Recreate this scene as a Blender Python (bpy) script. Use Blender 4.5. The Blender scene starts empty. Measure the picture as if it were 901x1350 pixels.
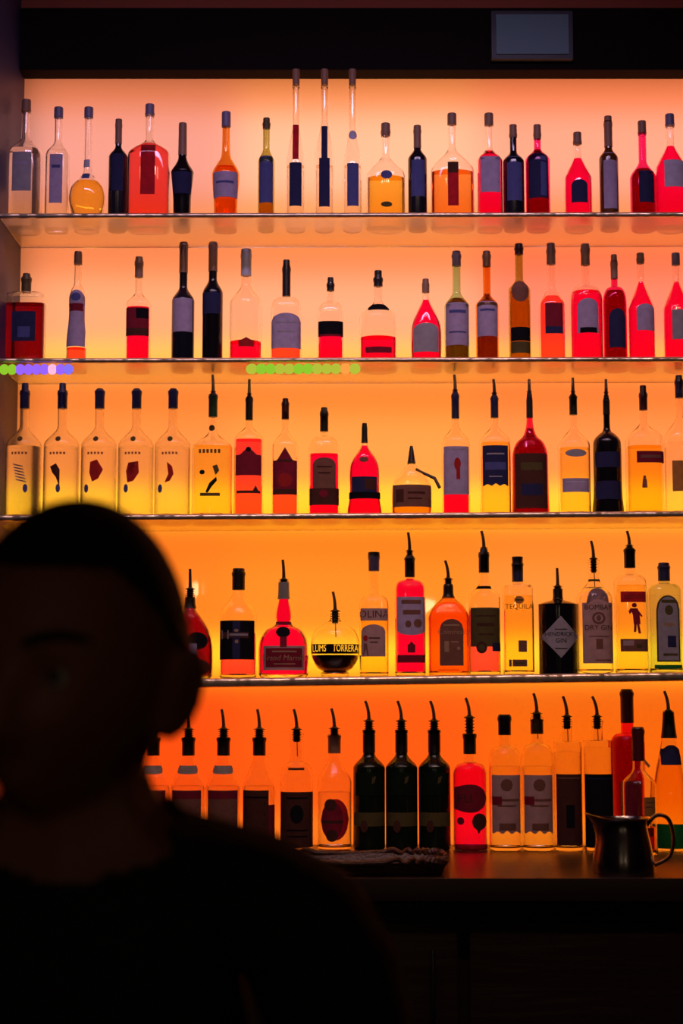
import bpy, bmesh, math, random
from mathutils import Vector, Matrix
random.seed(7)
C = bpy.context.scene.collection
PI = math.pi
# ------------------------------------------------------------------ camera model (901 x 1350 frame)
F = 2200.0
TH = math.atan(245.0 / F)
CT, ST = math.cos(TH), math.sin(TH)
HC = 1.55                      # camera height
YB, YF, YW = 4.0, 3.87, 4.14   # bottle row, shelf front edge, luminous wall
def zat(py, Y):
    v = (675.0 - py) / F
    return HC + Y * (v * CT + ST) / (CT - v * ST)
def mpp(Y, Z): return (Y * CT + (Z - HC) * ST) / F       # metres per pixel there
def xat(px, Y, Z): return (px - 450.5) * mpp(Y, Z)

# ------------------------------------------------------------------ materials
MATS = {}
def new_mat(name):
    m = bpy.data.materials.new(name); m.use_nodes = True
    nt = m.node_tree; nt.nodes.clear()
    out = nt.nodes.new('ShaderNodeOutputMaterial')
    return m, nt, out
def mat(name, col, rough=.5, metal=0., spec=.5, coat=0., bump=None, sheen=0.):
    if name in MATS: return MATS[name]
    m, nt, out = new_mat(name)
    b = nt.nodes.new('ShaderNodeBsdfPrincipled')
    b.inputs['Base Color'].default_value = (*col, 1)
    b.inputs['Roughness'].default_value = rough
    b.inputs['Metallic'].default_value = metal
    b.inputs['Specular IOR Level'].default_value = spec
    b.inputs['Coat Weight'].default_value = coat
    nt.links.new(b.outputs[0], out.inputs[0])
    if bump:
        sc, st, stretch = bump[:3]
        tc = nt.nodes.new('ShaderNodeTexCoord'); mp = nt.nodes.new('ShaderNodeMapping')
        mp.inputs['Scale'].default_value = stretch
        nz = nt.nodes.new('ShaderNodeTexNoise'); nz.inputs['Scale'].default_value = sc
        nz.inputs['Detail'].default_value = 2.
        bp = nt.nodes.new('ShaderNodeBump'); bp.inputs['Strength'].default_value = st
        bp.inputs['Distance'].default_value = bump[3] if len(bump) > 3 else .01
        nt.links.new(tc.outputs['Object'], mp.inputs[0]); nt.links.new(mp.outputs[0], nz.inputs[0])
        nt.links.new(nz.outputs[0], bp.inputs['Height']); nt.links.new(bp.outputs[0], b.inputs['Normal'])
    MATS[name] = m
    return m
def glass(name, col, ior=1.45, rough=0.):
    if name in MATS: return MATS[name]
    m, nt, out = new_mat(name)
    g = nt.nodes.new('ShaderNodeBsdfGlass')
    g.inputs['Color'].default_value = (*col, 1); g.inputs['IOR'].default_value = ior
    g.inputs['Roughness'].default_value = rough
    nt.links.new(g.outputs[0], out.inputs[0])
    MATS[name] = m
    return m
def paper(name, col, tr):
    """printed paper or film: diffuse with some light let through from behind"""
    if name in MATS: return MATS[name]
    m, nt, out = new_mat(name)
    d = nt.nodes.new('ShaderNodeBsdfDiffuse'); t = nt.nodes.new('ShaderNodeBsdfTranslucent')
    mx = nt.nodes.new('ShaderNodeMixShader'); mx.inputs[0].default_value = tr
    tc = nt.nodes.new('ShaderNodeTexCoord'); nz = nt.nodes.new('ShaderNodeTexNoise')
    nz.inputs['Scale'].default_value = 55.; nz.inputs['Detail'].default_value = 3.
    rp = nt.nodes.new('ShaderNodeMapRange'); rp.inputs['To Min'].default_value = .72; rp.inputs['To Max'].default_value = 1.2
    mu = nt.nodes.new('ShaderNodeMix'); mu.data_type = 'RGBA'; mu.blend_type = 'MULTIPLY'; mu.inputs[0].default_value = 1.
    mu.inputs[6].default_value = (*col, 1)
    nt.links.new(tc.outputs['Object'], nz.inputs[0]); nt.links.new(nz.outputs[0], rp.inputs[0])
    nt.links.new(rp.outputs[0], mu.inputs[7])
    for s in (d, t): nt.links.new(mu.outputs[2], s.inputs[0])
    nt.links.new(d.outputs[0], mx.inputs[1]); nt.links.new(t.outputs[0], mx.inputs[2])
    nt.links.new(mx.outputs[0], out.inputs[0])
    MATS[name] = m
    return m
def emit(name, col, s):
    if name in MATS: return MATS[name]
    m, nt, out = new_mat(name)
    e = nt.nodes.new('ShaderNodeEmission'); e.inputs[0].default_value = (*col, 1); e.inputs[1].default_value = s
    nt.links.new(e.outputs[0], out.inputs[0]); MATS[name] = m
    return m
LAB = {  # label papers and inks: colour, share of light let through
 'blk': ((.012, .011, .014), .05), 'dk': ((.11, .04, .03), .22), 'brn': ((.30, .13, .09), .30), 'olv': ((.14, .11, .04), .25),
 'wht': ((.72, .70, .72), .09), 'pnk': ((.66, .44, .42), .36), 'gry': ((.42, .38, .42), .16), 'red': ((.50, .03, .03), .22),
 'drd': ((.32, .025, .05), .30), 'blu': ((.10, .11, .30), .10), 'nvy': ((.035, .035, .10), .08), 'pur': ((.48, .38, .56), .10),
 'lav': ((.62, .58, .72), .10), 'tan': ((.55, .34, .20), .30), 'amb': ((.70, .36, .10), .45), 'clr': ((.85, .80, .74), .80),
 'grn': ((.03, .30, .06), .40), 'gld': ((.55, .38, .12), .15), 'rfl': ((.75, .06, .09), .70), 'ylw': ((.85, .62, .12), .70),
 'sil': ((.55, .55, .60), .02), 'dgn': ((.010, .018, .009), .10), 'org': ((.80, .24, .03), .55),
}
def lab(k): return paper('label_' + k, *LAB[k])
def liquid(k, row=5):
    T = {'red': (.93, .003, .95), 'cor': (.98, .12, .75), 'drd': (.26, .003, .10), 'blk': (.004, .001, .001), 'amb': (.95, .34, .03),
         'org': (.97, .42, .10), 'ylw': (.99, .85, .30), 'clr': (.99, .98, .96), 'mag': (.98, .012, 1.), 'brn': (.22, .06, .01),
         'gold': (.99, .70, .10), 'grn': (.10, .75, .12)}[k]
    if k in ('red', 'cor', 'drd', 'mag'):      # the reds on the upper shelves are truer reds, the low ones lean to pink
        T = (T[0], T[1], T[2] * {1: .10, 2: .16, 3: .40}.get(row, 1.)); k += ('_true' if row < 3 else '_mid' if row == 3 else '')
    return glass('liquid_' + k, tuple(t ** .5 for t in T), 1.34)
def bglass(k):
    T = {'clear': (.99, .985, .97), 'green': (.42, .80, .45), 'olive': (.42, .44, .10), 'amber': (.75, .27, .03), 'frost': (.97, .96, .93),
         'red': (.85, .03, .3), 'dkgreen': (.006, .011, .006), 'black': (.006, .005, .008), 'dkred': (.10, .006, .014),
         'navy': (.009, .009, .016), 'brown': (.10, .03, .008), 'orange': (.95, .42, .10), 'aqua': (.62, .86, .62)}[k]
    if k in ('dkgreen', 'black', 'dkred', 'navy', 'brown'):
        return mat('glass_' + k, T, .12, 0, .6)
    return glass('glass_' + k, tuple(t ** .25 for t in T), 1.46, .16 if k in ('frost', 'orange') else .0)
RUBBER = mat('black_rubber', (.012, .011, .011), .45)
STEEL = mat('pourer_steel', (.42, .38, .34), .25, 1.)

# ------------------------------------------------------------------ mesh helpers
def link(name, bm, mats, parent=None, smooth=True, recalc=True):
    if recalc: bmesh.ops.recalc_face_normals(bm, faces=bm.faces)
    me = bpy.data.meshes.new(name); bm.to_mesh(me); bm.free()
    for m in (mats if isinstance(mats, (list, tuple)) else [mats]): me.materials.append(m)
    if smooth:
        me.polygons.foreach_set('use_smooth', [True] * len(me.polygons))
        me.set_sharp_from_angle(angle=math.radians(40))
    o = bpy.data.objects.new(name, me); C.objects.link(o)
    if parent: o.parent = parent
    return o
def tag(o, label, cat, group=None):
    o['label'] = label; o['category'] = cat
    if group: o['group'] = group
    return o
def structure(o): o['kind'] = 'structure'; return o
def empty(name, loc=(0, 0, 0), rz=0, ry=0):
    o = bpy.data.objects.new(name, None); C.objects.link(o); o.location = loc; o.rotation_euler = (0, ry, rz); return o
def box(bm, x0, x1, y0, y1, z0, z1, bev=0.):
    r = bmesh.ops.create_cube(bm, size=1)
    for v in r['verts']:
        v.co = Vector(((x0 + x1) / 2 + v.co.x * (x1 - x0), (y0 + y1) / 2 + v.co.y * (y1 - y0), (z0 + z1) / 2 + v.co.z * (z1 - z0)))
    if bev:
        es = list({e for v in r['verts'] for e in v.link_edges})
        bmesh.ops.bevel(bm, geom=es, offset=bev, segments=2, affect='EDGES', profile=.7)
def boxo(name, x0, x1, y0, y1, z0, z1, m, parent=None, bev=0.):
    bm = bmesh.new(); box(bm, x0, x1, y0, y1, z0, z1, bev); return link(name, bm, m, parent, smooth=bev > 0)
def ring(bm, r, z, n, d, seg=32, cx=0, cy=0):
    vs = []
    for i in range(seg):
        a = 2 * PI * i / seg; c, s = math.cos(a), math.sin(a)
        e = 2.0 / n
        x = math.copysign(abs(c) ** e, c) * r; y = math.copysign(abs(s) ** e, s) * r * d
        vs.append(bm.verts.new((cx + x, cy + y, z)))
    return vs
def bridge(bm, a, b):
    k = len(a)
    for i in range(k): bm.faces.new((a[i], a[(i + 1) % k], b[(i + 1) % k], b[i]))
def lathe(bm, prof, seg=32, n=lambda z: 2., d=lambda z: 1., cx=0, cy=0, cap0=True, cap1=True):
    prev = None
    for r, z in prof:
        cur = ring(bm, max(r, 1e-4), z, n(z), d(z), seg, cx, cy)
        if prev: bridge(bm, prev, cur)
        elif cap0: bm.faces.new(cur[::-1])
        prev = cur
    if cap1: bm.faces.new(prev)
def tube(bm, pts, rads, seg=10):
    prev = None
    for i, p in enumerate(pts):
        p = Vector(p)
        t = (Vector(pts[min(i + 1, len(pts) - 1)]) - Vector(pts[max(i - 1, 0)])).normalized()
        u = t.orthogonal().normalized() if abs(t.y) > .99 else t.cross(Vector((0, 1, 0))).normalized()
        w = t.cross(u)
        cur = [bm.verts.new(p + rads[i] * (math.cos(2 * PI * k / seg) * u + math.sin(2 * PI * k / seg) * w)) for k in range(seg)]
        if prev: bridge(bm, prev, cur)
        else: bm.faces.new(cur[::-1])
        prev = cur
    bm.faces.new(prev)
def catmull(pts, sub=4):
    out = []
    for i in range(len(pts) - 1):
        p0, p1, p2, p3 = pts[max(i - 1, 0)], pts[i], pts[i + 1], pts[min(i + 2, len(pts) - 1)]
        for k in range(sub):
            t = k / sub
            q = []
            for a in (0, 1):
                q.append(.5 * (2 * p1[a] + (p2[a] - p0[a]) * t + (2 * p0[a] - 5 * p1[a] + 4 * p2[a] - p3[a]) * t * t + (3 * p1[a] - p0[a] - 3 * p2[a] + p3[a]) * t ** 3))
            out.append(tuple(q))
    out.append(pts[-1])
    return out
_txt = {}
def text_polys(s, knock=None, shear=0.):
    """flat lettering as (verts, faces), centred, height about 1; knock=(w,h) leaves the letters out of a plate"""
    key = (s, knock, shear)
    if key in _txt: return _txt[key]
    cu = bpy.data.curves.new('t', 'FONT'); cu.body = s; cu.align_x = 'CENTER'; cu.align_y = 'CENTER'; cu.shear = shear
    cu.resolution_u = 2; cu.size = 1.4
    o = bpy.data.objects.new('t', cu); C.objects.link(o)
    dg = bpy.context.evaluated_depsgraph_get()
    if knock:
        src = o.evaluated_get(dg).to_curve(dg)
        c2 = bpy.data.curves.new('t2', 'CURVE'); w, h = knock
        for sp0 in src.splines:      # outlines copied into one curve, so that they cut holes into the plate
            sp = c2.splines.new('POLY'); q = []
            if sp0.type == 'BEZIER':
                bp = sp0.bezier_points; nb = len(bp)
                for i in range(nb):
                    a, b = bp[i], bp[(i + 1) % nb]
                    for t in (0, .34, .67):
                        q.append(a.co * (1 - t) ** 3 + a.handle_right * 3 * t * (1 - t) ** 2 + b.handle_left * 3 * t * t * (1 - t) + b.co * t ** 3)
            else: q = [p.co.to_3d() for p in sp0.points]
            sp.points.add(len(q) - 1); sp.use_cyclic_u = True
            for p, c in zip(sp.points, q): p.co = (c.x, c.y, 0, 1)
        sp = c2.splines.new('POLY'); sp.points.add(3); sp.use_cyclic_u = True
        for p, q in zip(sp.points, ((-w, -h), (w, -h), (w, h), (-w, h))): p.co = (q[0], q[1], 0, 1)
        c2.dimensions = '2D'; c2.fill_mode = 'FRONT'
        o2 = bpy.data.objects.new('t2', c2); C.objects.link(o2)
        dg = bpy.context.evaluated_depsgraph_get(); me = bpy.data.meshes.new_from_object(o2.evaluated_get(dg))
        bpy.data.objects.remove(o2)
    else:
        me = bpy.data.meshes.new_from_object(o.evaluated_get(dg))
    vs = [(v.co.x, v.co.y) for v in me.vertices]; fs = [tuple(p.vertices) for p in me.polygons]
    bpy.data.objects.remove(o); bpy.data.meshes.remove(me)
    _txt[key] = (vs, fs)
    return _txt[key]

# ------------------------------------------------------------------ bottles
BASE_Y = {1: lambda x: 281 - .002 * x, 2: lambda x: 472 - .002 * x, 3: lambda x: 679 - .006 * x, 4: lambda x: 894.8 - .0135 * (x - 250), 5: lambda x: 1120}
def shelf_z(row, x):
    return zat(BASE_Y[row](x), YF if row < 5 else YB)
GROUP = {1: 'bottles on the top shelf', 2: 'bottles on the second shelf from the top', 3: 'bottles on the middle shelf',
         4: 'bottles on the lowest glass shelf', 5: 'bottles on the back bar counter'}
def bottle(row, x, w, top, neck, sh, nw, text, glass='clear', liq=None, stop=(), L=(), n=2., d=1., kind='s', prof=None,
           Y=YB, name='liquor_bottle', cat='bottle', taper=1., foot=None, lean=0.):
    """x, w, top, neck, sh: centre, body width, mouth, foot of the neck and shoulder as measured on the photograph's 901x1350 frame,
    turned into metres at the bottle's own place on the shelf"""
    base = shelf_z(row, x)
    m = mpp(Y, base + .12)
    X = xat(x, Y, base + .05)
    h = lambda y: zat(y, Y) - base
    R, rn, H = w * m / 2, nw * m / 2, h(top)
    if prof:
        pr = [(a * m, max(0., h(y))) for a, y in prof]
        pr[0] = (pr[0][0], 0.)
        pr = catmull(pr, 4)
        R = max(r for r, z in pr)
    else:
        zs, zn = h(sh), h(neck)
        pr = [(R * .86 * taper, 0.), (R * .95 * taper, .0015), (R * .99 * taper, .005), (R * taper, .010)]
        for k in range(1, 5):
            t = k / 4; pr.append((R * (taper + (1 - taper) * t), .010 + (zs - .010) * t))
        for k in range(1, 11):
            t = k / 10
            if kind == 'round': g = max(0., 1 - t ** 2.6) ** .5
            elif kind == 'flat': g = max(0., 1 - t ** 6) ** .4
            elif kind == 'slope': g = .75 * (1 - t) + .25 * (.5 + .5 * math.cos(PI * t))
            else: g = .5 + .5 * math.cos(PI * t)
            pr.append((rn + (R - rn) * g, zs + (zn - zs) * t))
        pr += [(rn, zn + (H - zn) * .5), (rn, H - .009), (rn * 1.12, H - .008), (rn * 1.12, H - .001), (rn * 1.05, H)]
    def rad(z):
        if z <= pr[0][1]: return pr[0][0]
        for (a, za), (b, zb) in zip(pr, pr[1:]):
            if za <= z <= zb: return a + (b - a) * ((z - za) / (zb - za) if zb > za else 0)
        return pr[-1][0]
    def fn(z):
        t = min(1, max(0, (rad(z) / R - .45) / .4)); return 2 + (n - 2) * t
    def fd(z):
        t = min(1, max(0, (rad(z) / R - .45) / .4)); return 1 + (d - 1) * t
    T, TB = .0028, .008
    bm = bmesh.new()
    opaque = glass in ('dkgreen', 'black', 'dkred', 'navy', 'brown')
    if opaque:
        lathe(bm, pr, 32, fn, fd)
    else:
        inner = [(max(rad(z) - T, .002), z) for r, z in pr if z > TB + .004]
        inner = [(max(rad(TB) - T - .003, .002), TB), (max(rad(TB + .003) - T, .002), TB + .003)] + inner
        outer = [(.002, .003), (pr[0][0] * .75, .003)] + pr
        lathe(bm, outer + inner[::-1], 32, fn, fd)
    o = link(name, bm, bglass(glass))
    o.location = (X, Y, base); o.rotation_euler = (0, lean, 0)
    tag(o, text, cat, GROUP[row])
    if liq and not opaque:
        col, ly = liq
        zl = min(h(ly), pr[-1][1] - .01)
        lp = [(max(rad(TB) - T - .004, .002), TB + .0005), (max(rad(TB + .003) - T - .0005, .002), TB + .0035)]
        lp += [(max(rad(z) - T - .0005, .002), z) for r, z in pr if TB + .005 < z < zl - .001]
        lp.append((max(rad(zl) - T - .0005, .002), zl))
        lb = bmesh.new(); lathe(lb, lp, 32, fn, fd); link('liquid', lb, liquid(col, row), o)
    # surface mapping for labels
    def front(xx, zz, off):
        r = rad(zz); q = min(abs(xx) / r, .97); nn = fn(zz)
        return Vector((math.copysign(q * r, xx) if abs(xx) > q * r else xx, -fd(zz) * r * (1 - q ** nn) ** (1 / nn) - off, zz))
    lx = lambda px: (px - x) * m
    def sheet(bm, shp, x0, x1, y0, y1, off, mi, NX=16, NZ=6, thick=.0):
        xa, xb, zt, zb = lx(x0), lx(x1), h(y0), h(y1)
        zmin = .0012
        zb = max(zb, zmin)
        grid = []
        for i in range(NX + 1):
            u = -1 + 2 * i / NX; lo, hi = 0., 1.
            if shp == 'arch': hi = 1 - .22 * (1 - math.sqrt(max(0, 1 - u * u)))
            elif shp == 'bell': hi = 1. if abs(u) < .18 else (1 - .16 * min(1, (abs(u) - .18) / .5) ** 1.5 if abs(u) < .7 else .84 - .02)
            elif shp == 'tomb': hi = (.82 + .18 * math.sqrt(max(0, 1 - (u / .72) ** 2))) if abs(u) < .72 else .80
            elif shp == 'house': hi = 1 - .28 * min(1, abs(u) * 1.5)
            elif shp == 'oval': q = math.sqrt(max(0.0004, 1 - u * u)); lo, hi = .5 - q / 2, .5 + q / 2
            elif shp == 'dia': q = max(.01, 1 - abs(u)); lo, hi = .5 - q / 2, .5 + q / 2
            elif shp == 'wave': lo = .06 * (math.cos(3 * PI * u) * .5 + .5) * (1 - abs(u) * .4)
            elif shp == 'flag': lo = .12 * (1 - math.sqrt(max(0, 1 - u * u)))
            elif shp == 'lens': q = math.sqrt(max(0.0004, 1 - u * u)) if u > 0 else 1 - .25 * u * u; lo, hi = .5 - q / 2, .5 + q / 2
            col = []
            for k in range(NZ + 1):
                zz = zb + (zt - zb) * (lo + (hi - lo) * k / NZ)
                xx = xa + (xb - xa) * i / NX
                col.append((xx, zz))
            grid.append(col)
        A = [[bm.verts.new(front(a, b, off)) for a, b in col] for col in grid]
        fs = [bm.faces.new((A[i][k], A[i + 1][k], A[i + 1][k + 1], A[i][k + 1])) for i in range(NX) for k in range(NZ)]
        if thick:
            Bk = [[bm.verts.new(front(a, b, off - thick)) for a, b in col] for col in grid]
            fs += [bm.faces.new((Bk[i][k], Bk[i][k + 1], Bk[i + 1][k + 1], Bk[i + 1][k])) for i in range(NX) for k in range(NZ)]
            for i in range(NX):
                fs.append(bm.faces.new((A[i][0], Bk[i][0], Bk[i + 1][0], A[i + 1][0])))
                fs.append(bm.faces.new((A[i][NZ], A[i + 1][NZ], Bk[i + 1][NZ], Bk[i][NZ])))
            for k in range(NZ):
                fs.append(bm.faces.new((A[0][k], A[0][k + 1], Bk[0][k + 1], Bk[0][k])))
                fs.append(bm.faces.new((A[NX][k], Bk[NX][k], Bk[NX][k + 1], A[NX][k + 1])))
        for f in fs: f.material_index = mi
    for item in L:
        shp, x0, x1, y0, y1, col = item[:6]
        marks = item[6] if len(item) > 6 else ()
        bm = bmesh.new(); ms = [lab(col)]
        idx = {col: 0}
        def mi(c):
            if c not in idx: idx[c] = len(ms); ms.append(lab(c))
            return idx[c]
        if shp == 'knock':      # a dark printed band whose letters are left clear
            s, hh = marks[0], (y1 - y0) / 2
            tw = max(abs(a) for a, b in text_polys(s)[0]) * 1.04
            vs, fs = text_polys(s, (tw, .68))
            k = hh / .68; kx = (x1 - x0) / 2 / tw
            vv = [bm.verts.new(front(lx((x0 + x1) / 2 + a * kx), h((y0 + y1) / 2 - b * k), .0006)) for a, b in vs]
            for f in fs:
                try: bm.faces.new([vv[q] for q in f])
                except ValueError: pass
            link('label', bm, ms, o, smooth=False, recalc=False); continue
        if shp != 'art': sheet(bm, shp, x0, x1, y0, y1, .0009, 0, thick=.0005)      # 'art' is printed straight on the glass
        off = .0012
        for mk in marks:
            off += .00005
            if mk[0] == 't':
                _, s, cx, cy, hp, c = mk[:6]; shr = mk[6] if len(mk) > 6 else 0.
                vs, fs = text_polys(s, None, shr)
                vv = [bm.verts.new(front(lx(cx + a * hp), h(cy - b * hp), off)) for a, b in vs]
                k = mi(c)
                for f in fs:
                    try: bm.faces.new([vv[q] for q in f]).material_index = k
                    except ValueError: pass
            elif mk[0] == 'p':
                k = mi(mk[2]); vv = [bm.verts.new(front(lx(a), h(b), off)) for a, b in mk[1]]
                bm.faces.new(vv).material_index = k
            else:
                sheet(bm, mk[0], *mk[1:5], off, mi(mk[5]), NX=12, NZ=4)
        link('label', bm, ms, o, smooth=False, recalc=False)
    # closures
    for st in stop:
        k = st[0]
        if k in ('sleeve', 'cap', 'cork'):      # (kind, y_top, y_bottom, width_top, width_bottom, colour)
            _, yt, yb, wt, wb, c = st
            bm = bmesh.new(); zt, zb = h(yt), h(yb); ra, rb = wt * m / 2, wb * m / 2
            if k == 'sleeve':
                pp = []
                for q in range(9):
                    z = zb + (zt - zb) * q / 8; r = rb + (ra - rb) * q / 8
                    pp.append((max(r, (rad(z) + .0008) if z <= pr[-1][1] else 0), z))
                pp.append((pp[-1][0] * .9, zt + .001))
            else:
                pp = [(rb * .96, zb), (rb, zb + .001)]
                for q in range(1, 8): pp.append((rb + (ra - rb) * q / 8, zb + (zt - zb) * q / 8))
                pp += [(ra, zt - .002), (ra * .93, zt)]
                pp = [(max(r, rad(z) + .0008) if z < pr[-1][1] else r, z) for r, z in pp]
            lathe(bm, pp, 24)
            cm = {'blk': mat('closure_black', (.012, .011, .012), .4), 'blu': mat('closure_blue', (.03, .035, .12), .35), 'drd': mat('closure_wine', (.09, .006, .014), .4),
                  'olv': mat('closure_olive', (.10, .06, .015), .45), 'dgn': mat('closure_green', (.008, .06, .02), .4), 'gry': mat('closure_grey', (.30, .30, .36), .4),
                  'brn': mat('closure_brown', (.30, .15, .09), .5), 'pur': mat('closure_purple', (.20, .16, .28), .45), 'red': mat('closure_red', (.40, .02, .03), .4),
                  'pale': mat('closure_pale', (.50, .50, .60), .4)}[c]
            link({'sleeve': 'neck_sleeve', 'cap': 'cap', 'cork': 'cap'}[k], bm, cm, o)
        elif k == 'pour':                # (kind, y_flange, y_stopper_bottom, width_px, y_spout_tip, dx_tip)
            _, yf, yb, wp, ytip, dx = st[:6]
            zf, zb, zt = h(yf), h(yb), h(ytip); r = wp * m / 2
            bm = bmesh.new(); L0 = zf - zb
            pp = [(r * .55, zb), (r * .62, zb + L0 * .06)]
            for q in range(4):
                z0 = zb + L0 * (.12 + .19 * q)
                pp += [(r * .62, z0), (r * .86, z0 + L0 * .03), (r * .86, z0 + L0 * .07), (r * .62, z0 + L0 * .10)]
            pp += [(r * .66, zf - L0 * .09), (r, zf - L0 * .07), (r, zf - L0 * .01), (r * .8, zf), (r * .42, zf + .003), (r * .40, zf + .004)]
            lathe(bm, pp, 20); po = link('pourer', bm, RUBBER, o)
            bm = bmesh.new(); pts, rd = [], []
            for q in range(9):
                t = q / 8
                pts.append((dx * m * t ** 2.2, 0, zf + .002 + (zt - zf - .002) * t)); rd.append((.0046 - .0012 * t))
            tube(bm, pts, rd); link('spout', bm, STEEL, po)
            if len(st) > 6:
                bm = bmesh.new(); tube(bm, [(.001, 0, zb + .002), (.002, 0, h(st[6]))], [.0012, .0012], 8); link('air_tube', bm, STEEL, po)
    return o
# ------------------------------------------------------------------ counter row (front), x, w, top, neck, shoulder, neck width
def slant(x0, x1, ya, yb, c, k=3):      # slanted brush marks printed on a label
    out = []
    w = x1 - x0; hh = (yb - ya) / k
    for i in range(k):
        y = ya + hh * i
        out.append(('p', [(x0, y + hh * .75), (x0 + w * .45, y + hh * .45), (x1, y + hh * .05), (x1, y + hh * .3), (x0 + w * .5, y + hh * .75), (x0, y + hh)], c))
    return out
for i, (x, lx0, lx1, t) in enumerate((
        (201, 190, 219, 'clear vodka bottle half hidden behind the neck of the person'),
        (247.5, 228, 266, 'clear vodka bottle whose spout is hidden behind the earlobe of the person'),
        (294, 275, 314, 'clear bottle with grey neck band and wholly visible spout, just right of the person'))):
    bottle(5, x, 46, 972, 999, 1038, 16, t, kind='slope', liq=('clr', 1036),
           stop=[('sleeve', 973, 996, 15, 15, 'blk'), ('pour', 961, 974, 15.5, 935, -3)],
           L=[('flag', x - 13, x + 13, 1009, 1020, 'gry'),
              ('rect', lx0, lx1, 1041, 1118, 'brn', [('rect', lx0, lx1, 1042, 1052, 'drd')] + slant(lx0 + 6, lx1 - 5, 1060, 1108, 'dk'))])
bottle(5, 341.5, 44, 972, 999, 1038, 16, 'clear bottle with dark label and no neck band, fourth spout from the person', kind='slope', liq=('clr', 1036),
       stop=[('sleeve', 973, 996, 15, 15, 'blk'), ('pour', 961, 974, 15.5, 935, -3)],
       L=[('rect', 321, 355, 1041, 1118, 'dk', [('rect', 321, 355, 1049, 1051, 'blk')] + slant(326, 350, 1056, 1112, 'blk', 4)), ('rect', 355, 362.5, 1060, 1114, 'drd')])
bottle(5, 391, 45, 967, 1004, 1036, 18, 'clear round shouldered bottle with near black square label and thin air tube in its neck', kind='round', liq=('clr', 1045),
       stop=[('pour', 961, 978, 14.5, 935, -4, 997)],
       L=[('rect', 380.5, 401.5, 1011.5, 1014.5, 'dk'), ('rect', 370.5, 413, 1043, 1116, 'dk', [('rect', 378, 406, 1050, 1052, 'blk'), ('oval', 383, 401, 1060, 1084, 'blk'), ('rect', 378, 406, 1092, 1094, 'blk'), ('rect', 378, 406, 1100, 1102, 'blk')])])
bottle(5, 441, 46, 968, 997, 1032, 16, 'clear bottle with round berry picture instead of a square label', kind='s', liq=('clr', 1044),
       stop=[('sleeve', 970, 993, 14.5, 16, 'brn'), ('pour', 960, 971, 15, 934, -4)],
       L=[('oval', 426, 460, 1052, 1106, 'rfl', [('oval', 423.5, 453, 1056, 1105, 'drd'), ('oval', 428, 444, 1052, 1068, 'dk'), ('oval', 430, 446, 1092, 1108, 'dk'), ('rect', 425, 452, 1080, 1084, 'dk')]), ('rect', 421, 461, 1118, 1121, 'rfl')])  # red strip at the foot paints refracted light in the glass base
for x, t in ((487, 'leftmost of the three dark green liqueur bottles'), (530, 'middle one of the three dark green liqueur bottles'), (573.5, 'rightmost of the three dark green liqueur bottles')):
    bottle(5, x, 42, 962, 993, 1013, 15.5, t, glass='dkgreen', kind='s',
           stop=[('sleeve', 968, 992, 15.5, 16.5, 'blk'), ('pour', 950, 967, 15, 924, -5)],
           L=[('rect', x - 18, x + 18, 1018, 1048, 'dgn', [('p', [(x + 4, 1024), (x + 9, 1022), (x + 7, 1030), (x + 3, 1033)], 'olv')]),  # small olive mark paints a highlight on the upper label
              ('rect', x - 20, x + 20, 1070, 1088, 'olv', [('oval', x - 12, x - 2, 1080, 1096, 'dk')])])
bottle(5, 620.5, 46, 967, 1005, 1024, 16, 'bottle of bright pink liqueur with dark berry label and black neck', liq=('mag', 1006), kind='round',
       stop=[('sleeve', 968, 994, 16, 16, 'blk'), ('pour', 945, 967, 15, 920, -5)],
       L=[('lens', 599, 641, 1033, 1070, 'drd', [('t', 'FU', 612, 1052, 12, 'dk')]), ('oval', 602, 611, 1076, 1086, 'drd'),
          ('oval', 621, 641, 1071, 1093, 'dk', [('p', [(626, 1090), (634, 1091), (630, 1098)], 'dk')]), ('rect', 599, 642, 1112, 1121, 'rfl')])
for x, lo, hi, t, kw in (
        (667, 648.5, 685.5, 'clear bottle with flat black screw cap and tan label', dict(top=945, neck=984, sh=1004, stop=[('cap', 942, 969, 16, 16.5, 'blk')])),
        (710, 691, 728, 'clear bottle with olive neck foil, steel spout and tan label', dict(top=946, neck=980, sh=1003, stop=[('sleeve', 949, 967.5, 16, 16, 'olv'), ('pour', 940, 950, 16, 914, -4, 974)]))):
    bottle(5, x, 43, kw['top'], kw['neck'], kw['sh'], 16, t, kind='round', liq=('clr', 1010), stop=kw['stop'], Y=3.98,
           L=[('wave', lo, hi, 1021, 1098, 'pnk', [('oval', x - 8, x + 8, 1026, 1042, 'brn'), ('rect', lo, lo + 12, 1049, 1060, 'drd'), ('rect', lo + 12, hi - 2, 1052, 1055, 'brn'), ('rect', x - 12, x + 12, 1060, 1062, 'brn'), ('rect', x - 10, x + 12, 1084, 1093, 'brn')])])
bottle(5, 750, 38, 950, 977, 982, 14, 'tall straight sided bottle with brown lower label, left of the pair with glass necks', kind='flat', liq=('clr', 991), Y=3.98,
       stop=[('pour', 944, 961, 14, 918, -5, 979)], L=[('rect', 733.5, 766.5, 1020, 1113, 'dk', [('rect', 735, 765, 1024, 1026, 'brn'), ('rect', 745, 756, 1060, 1090, 'blk')])])
bottle(5, 790, 39, 950, 975, 980, 15, 'tall straight sided bottle with black lower label, behind the steel jug', kind='flat', liq=('clr', 985), Y=3.98,
       stop=[('pour', 944, 961, 14, 918, -6, 978)], L=[('rect', 771.5, 808.5, 1020, 1116, 'blk', [('rect', 774, 806, 1025, 1026.5, 'nvy')])])
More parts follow.
